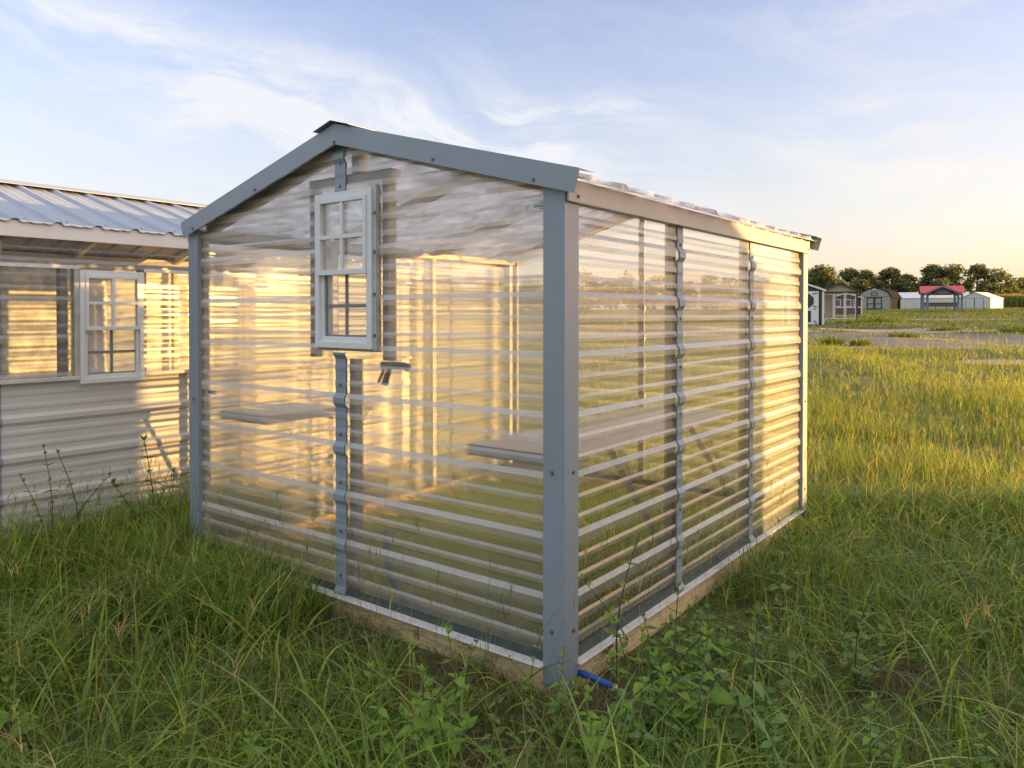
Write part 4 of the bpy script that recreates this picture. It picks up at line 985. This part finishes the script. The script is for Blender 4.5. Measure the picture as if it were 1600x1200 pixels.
    for s in (-1, 1):
        poly = [(0, 2.86), (s * 1.75, 2.02), (s * 1.75, 2.12), (0, 2.95)]; mb.prism(poly if s > 0 else poly[::-1], 1, -0.75, 1.45)
    mb.build('gable_roof', M['bg_redroof'], t)
    for s in (-1, 1): MB().bar((0, -0.77, 2.83), (s * 1.75, -0.77, 2.0), 0.06, 0.16).build('rake_board', M['bg_slate'], t)
    MB().box(-2.0, 2.0, -0.08, 0.08, 1.86, 2.02).build('beam', M['bg_slate'], t)
    for k in range(7):
        a = math.pi * (k + 0.5) / 7; MB().bar((0.12 * math.cos(a), -0.7, 2.04), (0.75 * math.cos(a), -0.7, 2.04 + 0.62 * math.sin(a)), 0.05, 0.07).build('truss_spoke', M['bg_slate'], t)
    for x, y in ((-1.9, 0), (-1.45, 0), (1.45, 2.9), (1.9, 0), (-1.9, 2.9), (1.55, 0)): MB().box(x - 0.11, x + 0.11, y - 0.11, y + 0.11, 0, 2.02 if y == 0 else 2.1).build('post', M['bg_slate'], t)
    for s in (-1, 1): MB().bar((s * 1.75, 0, 1.45), (s * 1.2, 0, 1.95), 0.1, 0.1).build('brace', M['bg_slate'], t)
    MB().box(-1.75, 1.75, 2.0, 2.2, 0.55, 1.0).build('counter', M['bg_slate'], t); MB().box(-1.8, 1.8, 1.85, 2.35, 1.001, 1.06).build('counter_top', M['bg_slate'], t)
    for x in (-1.6, -0.55, 0.55, 1.6): MB().box(x - 0.04, x + 0.04, 2.0, 2.1, 0, 0.55).build('counter_leg', M['bg_slate'], t)
    # white garage shed
    p = at(1523, 102); t = thing('garage_shed', 'small white metal shed with double doors and sunlit roof beside the corn', 'shed', p, face_rz(p) - R(24))
    shell(t, M['bg_white'], -1.95, 1.95, 0, 3.6, 1.4, 2.2); gable_roof(t, M['bg_roof'], -1.95, 1.95, 0, 3.6, 1.41, 2.21, 0.08)
    for a, b in ((-1.15, -0.06), (-0.02, 1.07)):
        d = MB().box(a + 0.04, b - 0.04, -0.03, -0.001, 0.03, 1.42).build('door', M['bg_white'], t); frame(MB(), a, b, 0.0, 1.46, 0.035, -0.035, -0.0012).build('frame', M['bg_black'], d)
    MB().box(1.9, 1.96, -0.03, 0.0, 0, 1.4).build('corner_trim', M['bg_black'], t)
    mb = MB()
    for z in np.arange(0.2, 1.4, 0.23): mb.box(1.951, 1.965, 0.02, 3.58, z, z + 0.025)
    o = mb.build('siding_ribs', M['bg_white'], t); o['kind'] = 'stuff'
    # utility pole and wires
    p = at(1452, 150); t = thing('utility_pole', 'pale utility pole with crossarm rising behind the red pavilion roof', 'pole', p)
    MB().tube([(0, 0, 0), (0, 0, 8.2)], [0.16, 0.10], 10).build('pole', M['bg_wtrim'], t); MB().box(-0.9, 0.9, -0.06, 0.06, 7.7, 7.85).build('crossarm', M['bg_wtrim'], t)
    L = p + RT * -75 - FW * 4; Rr = p + RT * 45 + FW * 2
    for k, (z, lb) in enumerate(((8.0, 'topmost of the four thin power lines crossing in front of the trees'), (7.2, 'second power line from the top in front of the trees'), (6.5, 'third power line from the top in front of the trees'), (5.7, 'lowest of the four thin power lines crossing in front of the trees'))):
        pts = []
        for a, b in ((L, p), (p, Rr)):
            for i in range(9 if b is p else 10):
                u = i / 9; q = a + (b - a) * u; q.z = p.z + z - 0.5 * math.sin(math.pi * u); pts.append(q.copy())
        tag(MB().tube(pts, 0.03, 4).build('power_line', M['fascia']), lb, 'power line', 'power lines in front of the trees')
build_far()

# ------------------------------------------------------------------ trees and corn
M['crown'] = leafmat('tree_leaves', True, trans=0.25, rough=0.6)
def crown_mesh(seed, blobs, n, leafsz, flat=0.75):
    g = np.random.default_rng(seed); Vs = []; Cs = []
    vol = np.array([b[3] ** 2.4 for b in blobs]); pick = g.choice(len(blobs), n, p=vol / vol.sum())
    B = np.array(blobs)[pick]; u = g.normal(size=(n, 3)); u /= np.linalg.norm(u, axis=1)[:, None]
    r = g.uniform(0.25, 1.0, n) ** 0.55 * (1 + 0.22 * np.sin(u[:, 0] * 7 + seed) * np.sin(u[:, 2] * 6 + u[:, 1] * 5))
    c = B[:, :3] + u * (B[:, 3] * r)[:, None] * np.array((1, 1, flat))
    a = g.normal(size=(n, 3)); a[:, 2] *= 0.6; a /= np.linalg.norm(a, axis=1)[:, None]; b = np.cross(a, u + 0.3); b /= np.linalg.norm(b, axis=1)[:, None] + 1e-6
    s = leafsz * g.uniform(0.6, 1.4, (n, 1)); V = np.stack([c - a * s, c - b * s * 0.6, c + a * s, c + b * s * 0.6], 1).reshape(-1, 3)
    base = np.array([(0.060, 0.070, 0.024), (0.078, 0.086, 0.028), (0.098, 0.098, 0.034), (0.048, 0.060, 0.026)])[g.integers(0, 4, n)] * (1.35 + 1.0 * g.random((n, 1)))
    C = np.repeat(base, 4, 0); F = np.arange(4 * n).reshape(-1, 4)
    o = mesh_np('crown', [(V, F, C)], M['crown'], None); return o
def make_tree(seed, h, blobs, n, leafsz, label, loc, limbs=7):
    rr = random.Random(seed); t = thing('pine_tree', label, 'tree', loc, rr.uniform(0, 6), 'trees along the far edge of the field')
    c = crown_mesh(seed, blobs, n, leafsz); c.parent = t
    mb = MB(); top = max(b[2] for b in blobs); mb.tube([(0, 0, -0.3), (0.1, 0.05, h * 0.3), (0.0, 0.1, h * 0.6), (0.05, 0, top)], [0.02 * h + 0.05, 0.017 * h + 0.04, 0.012 * h + 0.03, 0.03], 8)
    for b in blobs:
        z = max(h * 0.22, b[2] - b[3] * 0.8); mb.tube([(0.03, 0.05, z), (b[0] * 0.5, b[1] * 0.5, (z + b[2]) / 2 + 0.1), (b[0] * 0.9, b[1] * 0.9, b[2])], [0.10, 0.07, 0.03], 5)
    mb.build('trunk', M['bark'], t); return t
def build_trees():
    k = []
    rr = random.Random(3)
    def blobs(h, wd, n, low, spread=1.0):
        res = [(0, 0, h * 0.86, wd * 0.30)]
        for i in range(n):
            z = low * h + (h * 0.9 - low * h) * (i + rr.random()) / n; rad = wd * 0.5 * math.sin(math.pi * min(0.92, 0.25 + 0.75 * (z / h - low) / (1 - low))) ** 0.6
            a = i * 2.4 + rr.uniform(-.4, .4); q = rr.uniform(0.45, 0.85) * spread; res.append((math.cos(a) * rad * q, math.sin(a) * rad * q, z, wd * rr.uniform(0.17, 0.27)))
        return res
    lab = ['round', 'tall', 'open', 'dome']
    A = make_tree(1, 8.2, blobs(8.2, 6.0, 15, 0.16), 3600, 0.23, 'broad dark pine at the left end of the tree row beside the far corner post', at(1288, 142))
    B = make_tree(2, 8.0, blobs(8.0, 4.8, 13, 0.2), 3000, 0.22, 'dark pine behind the tan kennel roof', at(1327, 146))
    C = make_tree(5, 8.6, blobs(8.6, 4.6, 8, 0.50, 1.2), 1500, 0.24, 'tall open-crowned pine with sky showing through it right of the pavilion', at(1526, 142))
    D = make_tree(6, 7.0, blobs(7.0, 6.2, 16, 0.08), 3400, 0.24, 'dome-shaped tree behind the small white garage shed', at(1558, 140))
    gp = 'trees along the far edge of the field'
    for src, px, d, s, lab in ((B, 1351, 150, 0.93, 'pine between the tan kennel and the gambrel barn'), (A, 1372, 152, 0.80, 'shorter tree directly behind the gambrel barn'),
                               (B, 1393, 144, 0.95, 'pine rising just right of the gambrel barn roof'), (C, 1418, 143, 0.74, 'small umbrella-shaped pine left of the pavilion'),
                               (D, 1437, 150, 0.72, 'low tree in the gap left of the pavilion roof'), (B, 1457, 146, 1.02, 'dark pine behind the left half of the red pavilion roof'),
                               (A, 1484, 146, 0.98, 'broad pine behind the right half of the red pavilion roof'), (D, 1508, 150, 0.66, 'low bushy tree between pavilion and small white shed'),
                               (D, 1594, 146, 0.78, 'tree at the right end of the row above the corn'), (A, 1268, 150, 0.9, 'tree half hidden behind the far corner post'),
                               (D, 1310, 139, 0.72, 'bushy low tree behind the apex of the tan kennel'), (D, 1342, 140, 0.70, 'low bushy tree behind the right post of the tan kennel'), (D, 1405, 141, 0.72, 'bushy low tree behind the left end of the long pale shed'),
                               (D, 1470, 139, 0.70, 'bushy low tree behind the peak of the red roof'), (D, 1540, 139, 0.66, 'low bushy tree behind the ridge of the garage shed'), (D, 1578, 141, 0.6, 'low tree just right of the dome-shaped tree')):
        dup(src, at(px, d), rr.uniform(0, 6.28), s * 1.06, lab, gp)
    # beyond the greenhouse the trees close up into one far mass, seen only through the clear walls
    g = np.random.default_rng(8); bl = []
    for px in range(330, 1262, 9):
        p = at(px + g.uniform(-4, 4), 168 + g.uniform(-8, 8)); h = g.uniform(4.5, 9.5)
        for k in range(3): bl.append((p.x + g.uniform(-1.2, 1.2), p.y + g.uniform(-1.2, 1.2), p.z + h * (0.25 + 0.27 * k), g.uniform(1.3, 2.3)))
    o = crown_mesh(9, bl, 26000, 0.42); o.name = 'far_wood'; o['kind'] = 'stuff'
build_trees()
def build_corn():
    g = np.random.default_rng(4); parts = []; nrow = []
    for r_ in range(16):
        for q in range(170):
            nrow.append((q * 0.24 + g.uniform(-.05, .05), r_ * 0.76 + g.uniform(-.06, .06)))
    P = np.array(nrow); n = len(P); o = at(1562, 119)
    x = o.x + RT.x * P[:, 0] + FW.x * P[:, 1]; y = o.y + RT.y * P[:, 0] + FW.y * P[:, 1]; z = hgt(x, y)
    col = np.array((0.07, 0.11, 0.03)) * g.uniform(0.7, 1.3, (n, 1)); h = g.uniform(1.85, 2.25, n)
    parts.append(ribbons(np.stack([x, y, z], -1), h, g.uniform(0, .06, n), g.uniform(0, 6.28, n), np.full(n, 0.05), 3, np.zeros(n), col))
    for k in range(7):
        zz = h * (0.2 + 0.11 * k); parts.append(ribbons(np.stack([x, y, z + zz], -1), g.uniform(0.25, 0.45, n), g.uniform(0.9, 2.0, n), g.uniform(0, 6.28, n), np.full(n, 0.09), 4, g.uniform(0.3, 0.9, n), col * g.uniform(.8, 1.25, (n, 1))))
    parts.append(ribbons(np.stack([x, y, z + h - 0.05], -1), g.uniform(0.2, 0.38, n), g.uniform(0, .4, n), g.uniform(0, 6.28, n), np.full(n, 0.07), 2, np.zeros(n), np.tile(np.array((0.24, 0.19, 0.08)), (n, 1))))
    mesh_np('corn_field', parts, M['blade'])
build_corn()
